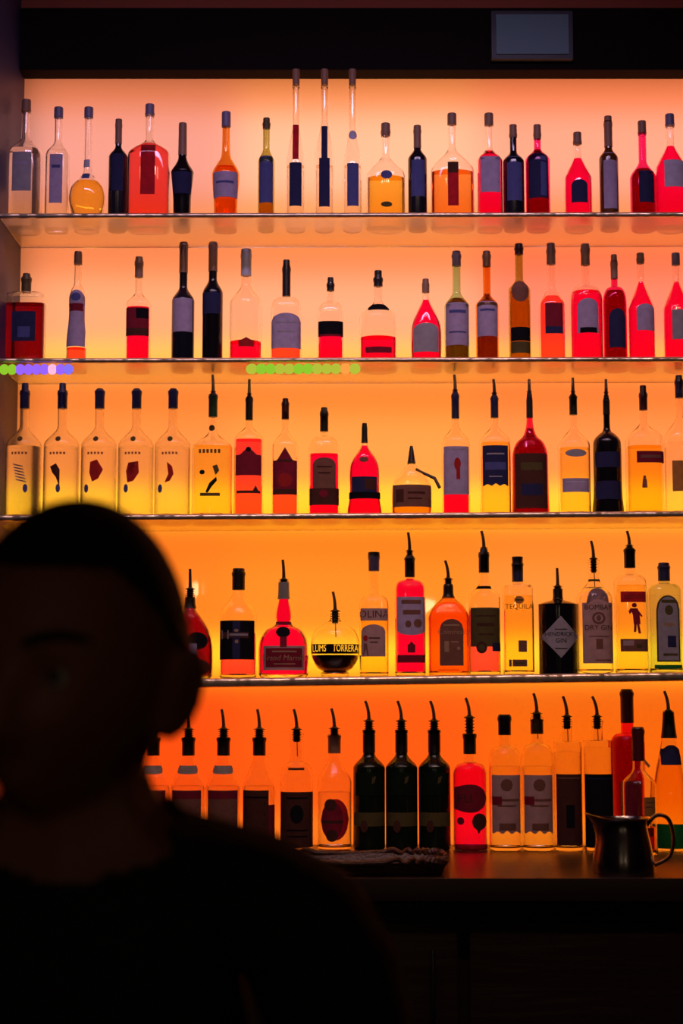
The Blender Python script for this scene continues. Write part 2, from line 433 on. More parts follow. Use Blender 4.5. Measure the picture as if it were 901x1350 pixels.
o = bottle(5, 830, 45, 912, 966, 984, 16.5, 'dark red wine shaped bottle with long maroon capsule', glass='red', kind='round', liq=('drd', 972), Y=4.03,
       stop=[('sleeve', 909, 953, 15, 17, 'drd')], L=[('rect', 816, 845, 1030, 1100, 'drd')])
bm = bmesh.new(); box(bm, -.003, .003, -.001, .001, -.055, 0); tgo = link('paper_tag', bm, lab('tan'), o, smooth=False)
tgo.location = (.012, -.02, .235); tgo.rotation_euler = (0, math.radians(-40), 0)
bottle(5, 844, 47, 961, 1012, 1036, 15.5, 'small clear bottle with maroon capsule standing just behind the jug handle', kind='s', liq=('amb', 1090), Y=3.86,
       stop=[('sleeve', 959, 1003, 15, 16.5, 'drd')], L=[('rect', 846, 862, 1050, 1075, 'amb', [('rect', 848, 860, 1056, 1057.5, 'brn'), ('rect', 848, 858, 1062, 1063.5, 'brn')])])
bottle(5, 885, 48, 0, 0, 0, 0, 'clear tapering bottle with green lower band and black shield on its neck', liq=('gold', 1000), Y=3.97,
       prof=[(23, 1122), (24, 1118), (24, 1085), (23, 1050), (19, 1020), (14, 995), (10.5, 975), (8, 955), (7, 940), (7, 938)],
       stop=[('sleeve', 939, 973, 14, 20, 'blk'), ('pour', 937, 945, 14.5, 911, -5)],
       L=[('bell', 872, 899, 982, 1008, 'nvy'), ('rect', 863, 907, 1085, 1117, 'grn')], name='tapered_bottle')

# ------------------------------------------------------------------ lowest glass shelf
bottle(4, 250, 64, 0, 0, 0, 0, 'deep red teardrop shaped bottle with round black emblem, half hidden by the head', liq=('drd', 800), name='teardrop_bottle', d=.6,
       prof=[(26, 893), (31, 888), (32, 870), (31, 850), (26, 830), (17, 815), (9, 804), (6.5, 794), (6.3, 786), (6.3, 784)],
       stop=[('sleeve', 788, 802, 13.5, 15, 'blk'), ('pour', 776, 790, 13, 750, -.5)],
       L=[('oval', 247, 275, 834, 857, 'blk'), ('rect', 251, 261, 849, 865, 'pur'), ('oval', 228, 279, 868, 892, 'dk')])
bottle(4, 314, 49, 754, 780, 812, 16, 'clear bottle with large black label over pale red liquid and black cap', kind='s', liq=('cor', 835),
       stop=[('cap', 749.5, 778, 16, 16, 'blk')],
       L=[('rect', 290.5, 336, 819, 870, 'blk', [('rect', 308, 318, 820, 869, 'nvy'), ('rect', 293, 329, 834, 842, 'dk'), ('t', 'H', 298, 838, 12, 'gry'), ('rect', 304, 328, 836, 839, 'gry'), ('oval', 310, 316, 830, 834, 'tan'), ('oval', 311, 316, 844, 849, 'tan')])])
bottle(4, 374, 67, 0, 0, 0, 0, 'squat onion shaped bottle of red liqueur with wax seal, ribbon and framed label', liq=('red', 780), name='onion_bottle', d=.75,
       prof=[(29, 892), (33, 888), (33.5, 878), (33.5, 856), (31, 842), (24, 831), (14, 826), (10.5, 822), (11.5, 815), (11, 806), (8, 792), (7, 780), (6.8, 768), (6.8, 766)],
       stop=[('sleeve', 768, 790, 13.5, 15, 'gry'), ('pour', 764, 770, 13.5, 738, -1.5)],
       L=[('rect', 348, 402, 852, 884, 'pnk', [('rect', 351.5, 399, 855, 880, 'drd'), ('t', 'Grand Marnier', 375.5, 868, 7.2, 'tan', .2), ('rect', 360, 392, 858.5, 860.5, 'tan'), ('rect', 362, 390, 875, 876.5, 'tan')]),
          ('oval', 364.5, 383.5, 827, 841, 'blk'), ('rect', 370, 379, 838, 854, 'drd'), ('rect', 363.5, 384.5, 820, 823, 'drd')])
bottle(4, 442, 65, 0, 0, 0, 0, 'round globe shaped bottle with lettered band half full of black liquid', liq=('blk', 864), name='globe_bottle', glass='clear',
       prof=[(18, 891), (19, 888), (17, 884.5), (24, 880), (31, 868), (32.5, 853), (31, 840), (25, 829), (14, 822), (7.5, 818), (6.5, 812), (6.5, 809)],
       stop=[('pour', 805, 822, 13.5, 780, -3, 840)],
       L=[('knock', 411, 473.5, 849.5, 862, 'blk', ['LUMS    TORRERA']), ('rect', 432.5, 440.5, 850, 861.5, 'blk')])
bottle(4, 493.5, 39, 733, 784, 800, 13.5, 'clear bottle with cream name strip over cream arched label and black topped cap', kind='round', liq=('ylw', 815), n=3.2,
       stop=[('cap', 728, 734, 15.5, 15.5, 'blk'), ('sleeve', 734, 753, 14.5, 14.5, 'pur')],
       L=[('rect', 475.5, 511, 803, 819, 'pnk', [('t', 'MOLINARI', 493.5, 811, 9.5, 'dk')]),
          ('arch', 476.5, 508, 824, 866, 'pnk', [('oval', 479, 485, 838, 846, 'red'), ('rect', 486, 501, 841, 842.5, 'dk'), ('rect', 488, 498, 846.5, 848, 'dk'), ('p', [(479, 866), (486, 866), (484, 850), (480, 848)], 'brn')])])
bottle(4, 541, 41, 735, 764, 779, 12.5, 'bottle of bright magenta red liqueur with purple wavy label and tall spout', liq=('red', 763), kind='round', n=3,
       stop=[('sleeve', 733, 761, 10.5, 12, 'blk'), ('pour', 726, 735, 11, 702, -2)],
       L=[('flag', 523.5, 560, 788, 838, 'pur', [('rect', 529, 555, 792, 797, 'brn'), ('rect', 531, 554, 805, 811, 'brn'), ('oval', 534, 542, 819, 828, 'brn'), ('oval', 545, 556, 817, 828, 'brn')]),
          ('house', 537, 547, 846, 861, 'drd', [('rect', 539, 542, 852, 856, 'rfl')]), ('rect', 524, 560, 864, 874, 'drd')])
bottle(4, 592, 54, 0, 0, 0, 0, 'square shouldered bottle of frosted orange liqueur with arched brown label', liq=('org', 795), glass='orange', name='square_bottle', n=4.5, d=.8,
       prof=[(25.5, 889), (26.3, 886), (26.3, 860), (26.3, 825), (26, 812), (20, 800), (11, 791), (6.8, 785), (6.2, 776), (6.2, 772)],
       stop=[('sleeve', 771, 788, 12.5, 13.5, 'blk'), ('pour', 763, 774, 13, 739, -4)],
       L=[('arch', 579, 610, 817, 878, 'brn', [('t', 'Cointreau', 594.5, 834, 6.5, 'tan', .15), ('rect', 584, 605, 824, 826, 'tan'), ('rect', 585, 591, 846, 860, 'tan'), ('rect', 594, 604, 846, 848, 'tan'), ('oval', 601, 606, 853, 858, 'tan')])])
bottle(4, 639.5, 42, 728, 768, 788, 13, 'clear bottle with black neck ring, dark olive label and round seal over coral liquid', liq=('cor', 805), kind='s',
       stop=[('sleeve', 724, 755, 10, 12.5, 'blk'), ('pour', 722, 728, 10.5, 700, -3)],
       L=[('rect', 628.5, 648, 773, 777, 'blk'), ('rect', 620.5, 658.5, 802, 853, 'olv', [('rect', 626, 653, 812, 813.5, 'dk'), ('rect', 628, 651, 822, 826, 'dk'), ('rect', 630, 650, 836, 837.5, 'dk')]),
          ('oval', 627, 641, 846, 862, 'dk', [('oval', 630, 638, 850, 859, 'olv')]), ('rect', 648, 660, 848, 859, 'nvy')])
bottle(4, 684, 40, 742, 770, 783, 14, 'clear square bottle glowing yellow with flared black stopper and small bottom labels', liq=('ylw', 786), n=5, kind='flat', name='square_bottle',
       stop=[('cork', 734, 755, 15, 12, 'blk'), ('sleeve', 753, 767, 12.5, 12.5, 'blu')],
       L=[('oval', 677, 690, 787, 797, 'amb', [('rect', 679, 689, 791, 793, 'olv')]), ('art', 669, 698, 798, 804, 'ylw', [('t', 'TEQUILA', 683.5, 801, 6.5, 'olv')]),
          ('rect', 682, 693, 845, 860, 'brn'), ('rect', 674, 693, 870, 879, 'brn', [('rect', 677, 690, 873, 876, 'olv')]), ('rect', 669.5, 673, 870, 879, 'brn')])
bottle(4, 737, 52, 0, 0, 0, 0, 'squat black apothecary bottle with grey diamond label', glass='black', name='apothecary_bottle',
       prof=[(25.5, 888), (26, 886), (26, 870), (26, 830), (26, 800), (25.5, 797), (18, 794), (9, 791.5), (6.3, 789), (6, 782), (6, 777)],
       stop=[('sleeve', 777, 790, 12.5, 12.8, 'blk'), ('pour', 773, 780, 13.5, 749, -.5)],
       L=[('dia', 711.8, 762, 813, 868, 'gry', [('t', "HENDRICK'S", 737, 837, 5.2, 'blk'), ('t', 'GIN', 737, 845.5, 6, 'blk'), ('rect', 729, 745, 830, 831, 'blk'), ('rect', 729, 745, 855, 856, 'blk')])])
bottle(4, 785, 47, 738, 763, 790, 15, 'clear gin bottle with tall tombstone shaped pink label', kind='s', liq=('clr', 775), name='gin_bottle', n=2.6,
       stop=[('pour', 736, 755, 11, 713, -3, 775)],
       L=[('rect', 772, 796, 764, 767, 'olv'), ('tomb', 766.5, 806.5, 776, 875, 'pnk', [('t', 'BOMBAY', 787, 802, 6.6, 'dk'), ('oval', 778, 796, 808, 824, 'brn'), ('oval', 781, 793, 811, 821, 'pnk'), ('oval', 784, 790, 812, 820, 'brn'), ('t', 'DRY GIN', 787, 828.5, 6.6, 'dk'), ('rect', 783, 792, 843, 856, 'brn'), ('rect', 774, 801, 839, 840, 'brn'), ('rect', 782, 803, 870, 871.5, 'brn')])])
bottle(4, 833, 42, 724, 757, 772, 14, 'clear gin bottle with red strip and small red standing figure on its label', kind='round', liq=('ylw', 772), name='gin_bottle', n=3.4,
       stop=[('sleeve', 722, 749, 10, 13.5, 'blk'), ('pour', 719, 726, 11, 700, -3)],
       L=[('rect', 817, 850, 781, 795, 'rfl', [('rect', 821, 846, 785, 791, 'red')]),
          ('rect', 816, 852, 843, 859.5, 'brn', [('rect', 836, 843, 850, 854.5, 'olv'), ('rect', 819, 833, 845, 852, 'pnk')]),
          ('oval', 831, 837.5, 796, 802, 'drd', [('p', [(829, 803), (838.5, 803), (841, 811), (842, 824), (833, 824), (832, 812)], 'drd'), ('p', [(829, 803), (832, 806), (828, 811), (826.5, 807)], 'drd'),
            ('p', [(838, 804), (845, 813), (843.5, 814.5), (838, 809)], 'drd'), ('p', [(833.5, 823), (837, 823), (836, 834), (833, 834)], 'drd'), ('p', [(837, 823), (840, 823), (842.5, 836), (839, 836)], 'drd')])])
bottle(4, 878, 42, 746, 769, 783, 15, 'pale green square gin bottle with dark blue cap and grey green label', glass='aqua', liq=('clr', 785), n=4.2, kind='round', name='gin_bottle',
       stop=[('cap', 742, 766, 14.5, 14.5, 'blu')],
       L=[('arch', 863, 893.5, 786, 873, 'olv', [('arch', 865, 891.5, 788, 871, 'gry'), ('oval', 874, 885, 799, 812, 'olv'), ('rect', 870, 889, 792, 796, 'olv'), ('rect', 872, 887, 822, 826, 'tan'), ('rect', 877, 888, 839, 854, 'nvy'), ('rect', 871, 890, 862, 865, 'olv')]), ('rect', 860, 896, 877, 882, 'grn')])

# ------------------------------------------------------------------ middle shelf
art = [('first flavoured vodka bottle from the left, grey striped swirl on frosted glass', 'dk'), ('frosted vodka bottle with dark upright plume picture', 'blk'),
       ('frosted vodka bottle with red fan shaped plume, third from the left', 'red'), ('frosted vodka bottle with broad red blot, fourth from the left', 'red'),
       ('frosted vodka bottle with narrow red plume, beside the bright yellow bottle', 'red')]
for i, x in enumerate((30, 80, 129.5, 178.5, 227)):
    s = x - 1
    k = art[i][1]
    if i == 0: ml = [('p', [(s - 9 + q * .9, 614 + q * 4), (s + 4 + q * .9, 617 + q * 4), (s + 5 + q * .9, 619 + q * 4), (s - 8 + q * .9, 616 + q * 4)], 'gry') for q in range(6)]
    elif i == 1: ml = [('p', [(s - 10, 618), (s - 2, 614), (s + 3, 622), (s + 3, 645), (s - 2, 632), (s - 7, 626)], 'dk')]
    elif i == 2: ml = [('p', [(s - 7, 612), (s + 2, 609), (s + 10, 622), (s + 4, 634), (s - 4, 638), (s - 8, 626)], 'red')]
    elif i == 3: ml = [('p', [(s - 6, 613), (s + 7, 611), (s + 8, 626), (s + 1, 637), (s - 7, 639), (s - 9, 624)], 'red')]
    else: ml = [('p', [(s - 4, 612), (s + 3, 618), (s + 5, 628), (s, 637), (s - 7, 639), (s - 2, 628)], 'red')]
    bx = s + (8, 1, -12, -9, -13)[i]
    bottle(3, x, 47, 515, 562, 588, 12, art[i][0], glass='frost', liq=('clr', 590), kind='s', stop=[('sleeve', 506 if i < 2 else 513, 539, 9, 10, 'blu')],
           L=[('oval', s - 4, s + 3, 578, 585, 'olv'), ('art', s - 13, s + 13, 598, 603, 'amb', [('rect', s - 11 + 4.5 * q, s - 8.5 + 4.5 * q, 599, 602, 'brn') for q in range(5)]),
              ('art', s - 14, s + 14, 607, 660, 'amb', ml + [('oval', bx - 3, bx + 3, 641, 652, 'blu')]), ])
bottle(3, 280, 53, 520, 568, 592, 11, 'bright yellow square bottle with green neck and dark branch drawing', liq=('ylw', 590), n=3.5, kind='s',
       stop=[('sleeve', 519, 550, 8, 9.5, 'dgn'), ('pour', 516, 522, 8, 494, -1)],
       L=[('oval', 275, 283, 561, 569, 'olv'), ('art', 263, 295, 595, 602, 'ylw', [('rect', 264 + 5 * q, 267 + 5 * q, 596, 601, 'olv') for q in range(6)]),
          ('art', 260, 300, 606, 660, 'ylw', [('oval', 265, 272, 623, 629, 'dgn'), ('p', [(273, 652), (278, 640), (287, 632), (288, 637), (281, 645), (276, 653)], 'dgn'), ('p', [(282, 618), (288, 616), (291, 624), (286, 630)], 'olv'), ('rect', 266, 292, 653, 657, 'olv')])])
bottle(3, 328, 39, 524, 560, 580, 9, 'clear bottle of red spirit with house shaped label above a small dark ship', liq=('cor', 581), n=3, kind='s',
       stop=[('sleeve', 523, 554, 7, 9, 'blk'), ('pour', 519, 526, 7, 500, 0)],
       L=[('house', 311.5, 345, 592, 629, 'drd', [('oval', 325, 332, 592, 598, 'blk')]), ('rect', 313, 344, 649, 652.5, 'dk', [('p', [(334, 650), (342, 650), (338, 642)], 'dk')])])
bottle(3, 376, 35, 530, 565, 590, 9, 'slim bottle with dark red house shaped label and red disc, red brown neck', liq=('cor', 640), n=3, kind='s',
       stop=[('sleeve', 526, 553, 8, 8.5, 'drd')],
       L=[('house', 360.5, 392, 592, 654, 'drd', [('oval', 366, 386, 626, 644, 'red'), ('rect', 361, 391, 647, 653, 'dk'), ('rect', 366, 386, 608, 611, 'dk')])])
bottle(3, 427.5, 41, 542, 575, 597, 10, 'clear shouldered bottle of red spirit with large dark arched label and black stopper', liq=('red', 600), n=3, kind='round',
       stop=[('sleeve', 538, 569, 8.5, 10, 'blk')],
       L=[('arch', 413, 443, 606, 646, 'brn', [('rect', 418, 438, 617, 619, 'dk'), ('rect', 420, 436, 625, 627, 'dk')]), ('rect', 408.5, 447, 646, 668, 'dk', [('oval', 421, 433, 648, 658, 'drd')])])
bottle(3, 481, 48, 0, 0, 0, 0, 'bell shaped bottle of bright red liqueur with dark square label', liq=('red', 588), d=.7, name='bell_bottle',
       prof=[(23, 677), (24, 673), (22.5, 664), (21, 650), (21, 620), (17, 606), (9, 595), (4.5, 586), (3.5, 574), (3.5, 563)],
       stop=[('cap', 558, 584, 6.5, 7.5, 'blk')],
       L=[('oval', 474, 486, 604, 611, 'brn'), ('rect', 464, 497, 630, 650, 'nvy', [('rect', 481, 496, 633, 647, 'dk')]), ('rect', 460.5, 501.5, 650, 659, 'blk')])
o = bottle(3, 543, 55, 0, 0, 0, 0, 'low wide decanter with cone stopper and dark lower half', liq=('amb', 641), d=.7, name='decanter',
       prof=[(26.5, 675), (27.5, 671), (27.5, 650), (25, 638), (18, 627), (9, 616), (5, 611), (4.6, 606)],
       stop=[('cork', 588, 611, 4, 11, 'blk')], L=[('rect', 518, 568.5, 641, 670, 'brn', [('rect', 522, 532, 647, 664, 'dk'), ('rect', 537, 560, 650, 653, 'dk'), ('rect', 537, 556, 658, 660, 'dk')])])
bm = bmesh.new(); tube(bm, [(.010, -.01, .118), (.055, -.02, .095), (.066, -.03, .071)], [.003, .004, .004]); link('handle', bm, mat('dark_handle', (.03, .015, .012), .5), o)
bottle(3, 601.5, 37, 520, 560, 585, 9.5, 'slim bottle with tall purple label and red streak, red liquid below', liq=('red', 600), n=3.2, kind='s',
       stop=[('sleeve', 518, 552, 8, 9, 'blu'), ('pour', 514, 520, 8, 494, -1)],
       L=[('rect', 585, 617.5, 591, 654, 'pur', [('oval', 598, 607, 606, 622, 'red'), ('rect', 601, 606, 620, 634, 'red'), ('rect', 588, 614, 594, 595.5, 'gry')])])
bottle(3, 653.5, 41, 524, 560, 583, 9.5, 'clear bottle with blue scalloped label over yellow liquid', liq=('ylw', 585), n=2.6, kind='s',
       stop=[('sleeve', 522, 551, 8, 9, 'blu'), ('pour', 518, 525, 8, 500, -1)],
       L=[('wave', 636, 669, 590, 643, 'nvy', [('rect', 641, 664, 600, 602, 'gry'), ('rect', 639, 666, 612, 622, 'blu'), ('rect', 644, 661, 630, 631.5, 'gry')])])
bottle(3, 700, 49, 0, 0, 0, 0, 'big dark wine red bottle with long thin neck and dim label', glass='red', liq=('drd', 565), d=.8,
       prof=[(24.5, 675), (24.5, 672), (24, 650), (23.5, 620), (23, 598), (18, 584), (9, 575), (4.6, 560), (3.9, 540), (3.9, 524)],
       stop=[('sleeve', 520, 551, 7, 8, 'blk'), ('pour', 516, 522, 7.5, 500, 0)], L=[('rect', 679.5, 721, 600, 672, 'dk', [('rect', 686, 714, 612, 622, 'olv'), ('rect', 686, 714, 640, 655, 'nvy')])])
bottle(3, 758, 42, 522, 562, 588, 9.5, 'clear yellow bottle with pale narrow strip above a purple label', liq=('ylw', 592), n=2.6, kind='s',
       stop=[('sleeve', 520, 547, 7, 8.5, 'blk'), ('pour', 516, 523, 7, 498, 0)],
       L=[('oval', 744, 772, 595, 605, 'gry'), ('rect', 740.5, 775, 633, 651, 'pur', [('rect', 744, 771, 637, 638.5, 'lav')])])
bottle(3, 802, 40, 0, 0, 0, 0, 'solid black bottle with rounded shoulders on the middle shelf', glass='black',
       prof=[(20.5, 674), (20.5, 671), (19, 655), (18.5, 630), (18.5, 590), (17, 580), (11, 573), (5, 567), (4.2, 550), (4.2, 526)],
       stop=[('sleeve', 522, 547, 7, 8.5, 'blk'), ('pour', 517, 524, 7, 500, 0)], L=[('rect', 785, 817, 598, 618, 'nvy'), ('rect', 785, 817, 636, 660, 'nvy')])
bottle(3, 851, 48, 518, 556, 580, 10, 'wide clear amber tinted bottle with dark red strip and tiny figure', liq=('gold', 590), n=3.4, kind='s',
       stop=[('sleeve', 509, 541, 8.5, 9, 'drd')], L=[('rect', 837, 874, 598, 613, 'drd', [('rect', 842, 869, 603, 607, 'brn')]), ('oval', 844.5, 848.5, 630, 634, 'brn', [('p', [(844, 634), (849, 634), (850, 646), (843, 646)], 'brn')])])
bottle(3, 899, 44, 502, 548, 580, 10, 'clear bottle with blue cap at the far right end of the middle shelf', liq=('clr', 585), n=2.6, kind='s', stop=[('cap', 495, 525, 9, 9, 'blu')],
       L=[('rect', 884, 909, 610, 650, 'amb')])

# ------------------------------------------------------------------ second shelf from the top
def two(x, w, top, neck, sh, nw, text, **k): return bottle(2, x, w, top, neck, sh, nw, text, **k)
two(33, 55, 366, 386, 402, 12, 'dark red broad flask with navy square label at the left end of its shelf', glass='clear', liq=('drd', 402), n=4, d=.6, kind='flat', name='flask_bottle',
    stop=[('cap', 361, 385, 10, 10, 'olv')], L=[('rect', 18, 49, 414, 453, 'nvy', [('rect', 26, 42, 434, 448, 'blu')])])
two(101, 27, 0, 0, 0, 0, 'slender waisted bottle in a full length purple sleeve', liq=('cor', 460), name='waisted_bottle',
    prof=[(14, 470), (14, 465), (13.5, 450), (11, 425), (10.5, 410), (11, 395), (9, 383), (5.5, 375), (5, 350), (5, 336)], stop=[('cap', 332, 349, 10, 10, 'brn')],
    L=[('arch', 88.5, 113, 384, 459, 'pur', [('rect', 91, 110, 402, 412, 'drd'), ('oval', 94, 107, 388, 399, 'blu')])])
two(182, 33, 345, 385, 403, 10, 'clear bottle of red liqueur with split black and red label', liq=('red', 407), n=3, kind='s', stop=[('cap', 339, 366, 10, 10, 'brn')],
    L=[('rect', 167.5, 197, 409, 446, 'drd', [('rect', 181, 196.5, 410, 423, 'blk'), ('rect', 168, 197, 436, 445, 'dk')])])
two(241, 30, 322, 378, 398, 10.5, 'black wine shaped bottle with pale purple label', glass='navy', kind='s', stop=[('sleeve', 320, 360, 10.5, 11, 'brn')],
    L=[('rect', 228.5, 254, 396, 440, 'pur')])
two(280, 27, 322, 368, 388, 11, 'black wine shaped bottle with navy neck label beside its paler labelled twin', glass='black', kind='s', stop=[('sleeve', 320, 358, 11, 12, 'brn')],
    L=[('rect', 267, 291, 388, 416, 'nvy')])
two(324, 44, 335, 375, 402, 13, 'clear yellow lit bottle with pale blue grey cap and red bottom', liq=('red', 452), kind='s', stop=[('cap', 329, 364, 14, 14, 'pale')],
    L=[('house', 316, 336, 449, 461, 'red')])
two(377.5, 41, 352, 392, 412, 10, 'clear bottle with wide rounded purple label and long black stopper', liq=('cor', 450), n=3, kind='round', stop=[('cap', 343, 391, 9, 10, 'blk')],
    L=[('arch', 358.5, 397, 417, 463, 'pur', [('rect', 364, 391, 428, 430, 'gry'), ('rect', 366, 389, 440, 442, 'gry')])])
two(436, 35, 373, 398, 420, 9, 'short clear bottle with black label over red liquid', liq=('red', 430), n=3, kind='round', stop=[('cap', 366, 384, 8, 9, 'blk')],
    L=[('rect', 420, 452.5, 427, 447, 'blk', [('rect', 420, 452, 444, 447, 'drd')])])
two(499, 50, 366, 396, 420, 11, 'broad clear bottle with black collar band and pink red bottom', liq=('red', 446), d=.8, kind='s', stop=[('cap', 357, 378, 10, 10, 'blk')],
    L=[('rect', 485.5, 513, 403, 412, 'blk'), ('flag', 482, 516, 461, 469, 'drd')])
two(562, 42, 0, 0, 0, 0, 'bell shaped bottle of red liqueur with grey arched label', liq=('red', 396), d=.8, name='bell_bottle',
    prof=[(20, 470), (21, 466), (21, 440), (19, 425), (12, 410), (6, 398), (4.6, 388), (4.6, 374)], stop=[('cap', 368, 386, 8.5, 9, 'brn')], L=[('arch', 545, 578, 429, 467, 'gry')])
two(603, 33, 336, 385, 405, 11, 'green wine bottle with blue purple label and lilac foil', glass='green', liq=('brn', 395), kind='s', stop=[('sleeve', 332, 351, 11, 11.5, 'pur')],
    L=[('rect', 588, 618, 402, 458, 'pur', [('rect', 592, 614, 412, 416, 'blu'), ('rect', 592, 614, 440, 442, 'blu')])])
two(643, 30, 336, 388, 404, 10, 'olive brown wine bottle with purple label between two green necked bottles', glass='amber', liq=('brn', 388), kind='s', stop=[('sleeve', 332, 352, 10, 11, 'brn')],
    L=[('rect', 629.5, 656, 400, 446, 'pur', [('rect', 633, 652, 410, 413, 'blu')])])
two(686, 29, 326, 368, 384, 10.5, 'amber bottle with dark shoulder label and black bottom label', glass='olive', liq=('amb', 385), kind='s', stop=[('sleeve', 322, 336, 10.5, 11, 'drd')],
    L=[('oval', 674.5, 697.5, 372, 401, 'brn'), ('rect', 673.5, 698.5, 434, 452, 'blk'), ('rect', 673.5, 698.5, 453, 468, 'olv')])
two(728.5, 34, 328, 378, 405, 11, 'bottle of pale coral liquid with square maroon label and tall brown cap', liq=('cor', 392), n=3, kind='s', stop=[('cap', 321, 349, 11, 11, 'brn')],
    L=[('rect', 718, 741, 403, 443, 'drd', [('rect', 718, 741, 434, 443, 'nvy')])])
two(774, 43, 328, 376, 398, 11, 'round shouldered bottle of red liqueur with arched purple label', liq=('red', 386), kind='round', stop=[('cap', 322, 350, 11, 12, 'brn')],
    L=[('arch', 760, 787.5, 398, 443, 'pur', [('rect', 763, 785, 436, 443, 'blk')])])
two(812, 31, 344, 378, 402, 8.5, 'dark maroon bottle with narrow arched navy label', glass='red', liq=('drd', 385), kind='round', stop=[('cap', 336, 368, 8, 9, 'brn')],
    L=[('arch', 802, 824, 410, 461, 'nvy')])
two(847, 36, 340, 372, 408, 9, 'red bottle with cone shaped shoulders and square lilac label', liq=('red', 372), kind='slope', stop=[('cap', 334, 348, 10, 10, 'brn')],
    L=[('arch', 838, 862, 404, 439, 'pur')])
two(894, 38, 340, 372, 408, 9, 'red bottle with cone shoulders and grey label at the right end of its shelf', liq=('red', 372), kind='slope', stop=[('cap', 334, 350, 11, 11, 'pur')],
    L=[('rect', 884, 908, 412, 451, 'gry')])

# ------------------------------------------------------------------ top shelf
def one(x, w, top, neck, sh, nw, text, **k): return bottle(1, x, w, top, neck, sh, nw, text, **k)
one(32, 44, 145, 180, 205, 11, 'clear bottle with blue grey label at the left end of the top shelf', liq=('clr', 200), n=3, stop=[('cap', 132, 147, 12, 12, 'brn')],
    L=[('rect', 19, 44, 207, 258, 'gry', [('rect', 23, 40, 220, 223, 'pur')])])
one(75, 31, 150, 185, 207, 10, 'clear bottle with narrow violet label, second on the top shelf', liq=('clr', 200), n=3, stop=[('cap', 142, 156, 12, 12, 'pur')],
    L=[('rect', 67, 84, 208, 272, 'pur', [('rect', 70, 81, 222, 226, 'blu')])])
one(115, 50, 0, 0, 0, 0, 'bulb shaped bottle of glowing yellow liqueur', liq=('gold', 242), name='bulb_bottle',
    prof=[(16, 280), (22, 276), (24, 262), (22, 249), (16, 240), (8, 232), (5.5, 220), (5, 190), (5, 152)], stop=[('cap', 142, 156, 12, 12, 'pur')],
    L=[('rect', 109.5, 118, 212, 222, 'lav'), ('rect', 109, 119, 231, 240, 'blu')])
one(155, 25, 162, 193, 208, 8, 'slim black bottle with brown neck beside the glowing red one', glass='navy', stop=[('sleeve', 158, 190, 9, 9, 'brn')], L=[('rect', 147, 163, 206, 255, 'nvy')])
one(196, 56, 150, 184, 205, 11, 'wide bottle of glowing pink red liqueur on the top shelf', liq=('cor', 192), n=3, d=.7, kind='s', stop=[('cap', 138, 152, 12, 12, 'pur')],
    L=[('rect', 187, 206, 196, 262, 'rfl')])
one(240, 34, 0, 0, 0, 0, 'black bottle with tapered base and brown neck', glass='black', name='tapered_bottle',
    prof=[(11, 280), (11.5, 277), (12, 258), (14.5, 232), (14.5, 226), (9, 217), (5.5, 208), (5, 190), (5, 168)], stop=[('sleeve', 163, 205, 10.5, 11.5, 'brn')], L=[('rect', 227.5, 253, 230, 258, 'nvy')])
one(297.5, 37, 0, 0, 0, 0, 'amber decanter like bottle tapering to its base with wide violet label', glass='amber', liq=('amb', 222), name='tapered_bottle',
    prof=[(15, 280), (15.5, 277), (16, 262), (18, 236), (17, 226), (10, 214), (6, 205), (5, 180), (5, 158)], stop=[('cap', 148, 168, 12, 12, 'pur')], L=[('rect', 281.5, 314, 231, 264, 'pur', [('rect', 286, 309, 243, 246, 'blu')])])
one(351, 22, 162, 196, 215, 9, 'narrow olive bottle with tall blue label', glass='olive', liq=('amb', 210), stop=[('cap', 156, 170, 9, 9, 'olv')], L=[('rect', 342, 360, 208, 270, 'blu')])
one(390, 26, 112, 165, 215, 9, 'tall slim bottle with magenta neck and dark blue lower label', liq=('clr', 220), kind='slope', stop=[('cap', 92, 112, 10, 9, 'brn')],
    L=[('rect', 386, 394, 166, 214, 'rfl'), ('rect', 382, 398, 218, 275, 'nvy')])
one(428, 26, 112, 160, 205, 9, 'tall slim bottle with full height slate strip, middle of the three tallest', liq=('clr', 220), kind='slope', stop=[('cap', 92, 112, 10, 9, 'brn')],
    L=[('rect', 424, 432, 168, 212, 'nvy'), ('rect', 421, 435, 212, 276, 'nvy')])
one(465, 26, 112, 170, 218, 9, 'tall slim clear bottle with short indigo lower label', liq=('clr', 220), kind='slope', stop=[('cap', 92, 112, 10, 9, 'brn')],
    L=[('oval', 460, 471, 174, 186, 'lav'), ('rect', 458, 473, 219, 275, 'blu')])
one(509, 52, 172, 205, 232, 11, 'broad clear bottle of pale yellow liqueur with one small dark badge', liq=('gold', 236), d=.7, stop=[('cap', 163, 180, 12, 12, 'brn')], L=[('oval', 502, 517, 230, 241, 'blu'), ('oval', 502, 517, 271, 278, 'olv')])
one(551, 25, 172, 196, 211, 9, 'slim navy bottle with brown cap, left of the orange flask', glass='navy', stop=[('cap', 166, 196, 10, 10, 'brn')], L=[('rect', 542.5, 560, 214, 262, 'blu')])
one(597, 58, 160, 194, 226, 10, 'wide orange flask with red neck and small dark badge', liq=('org', 228), d=.6, stop=[('cap', 150, 165, 12, 12, 'brn')],
    L=[('rect', 590, 604, 218, 233, 'dk'), ('rect', 590, 604, 233, 276, 'rfl')], name='flask_bottle')
one(646, 34, 160, 196, 214, 10, 'red bottle with tall lilac label over red base', liq=('red', 200), n=3, stop=[('cap', 150, 166, 12, 12, 'brn')], L=[('rect', 633, 659, 211, 258, 'pur')])
one(678, 28, 176, 200, 214, 9, 'dark bottle with blue violet label squeezed between two red necked bottles', glass='navy', stop=[('cap', 165, 182, 10, 10, 'brn')], L=[('rect', 668.5, 688, 210, 268, 'blu')])
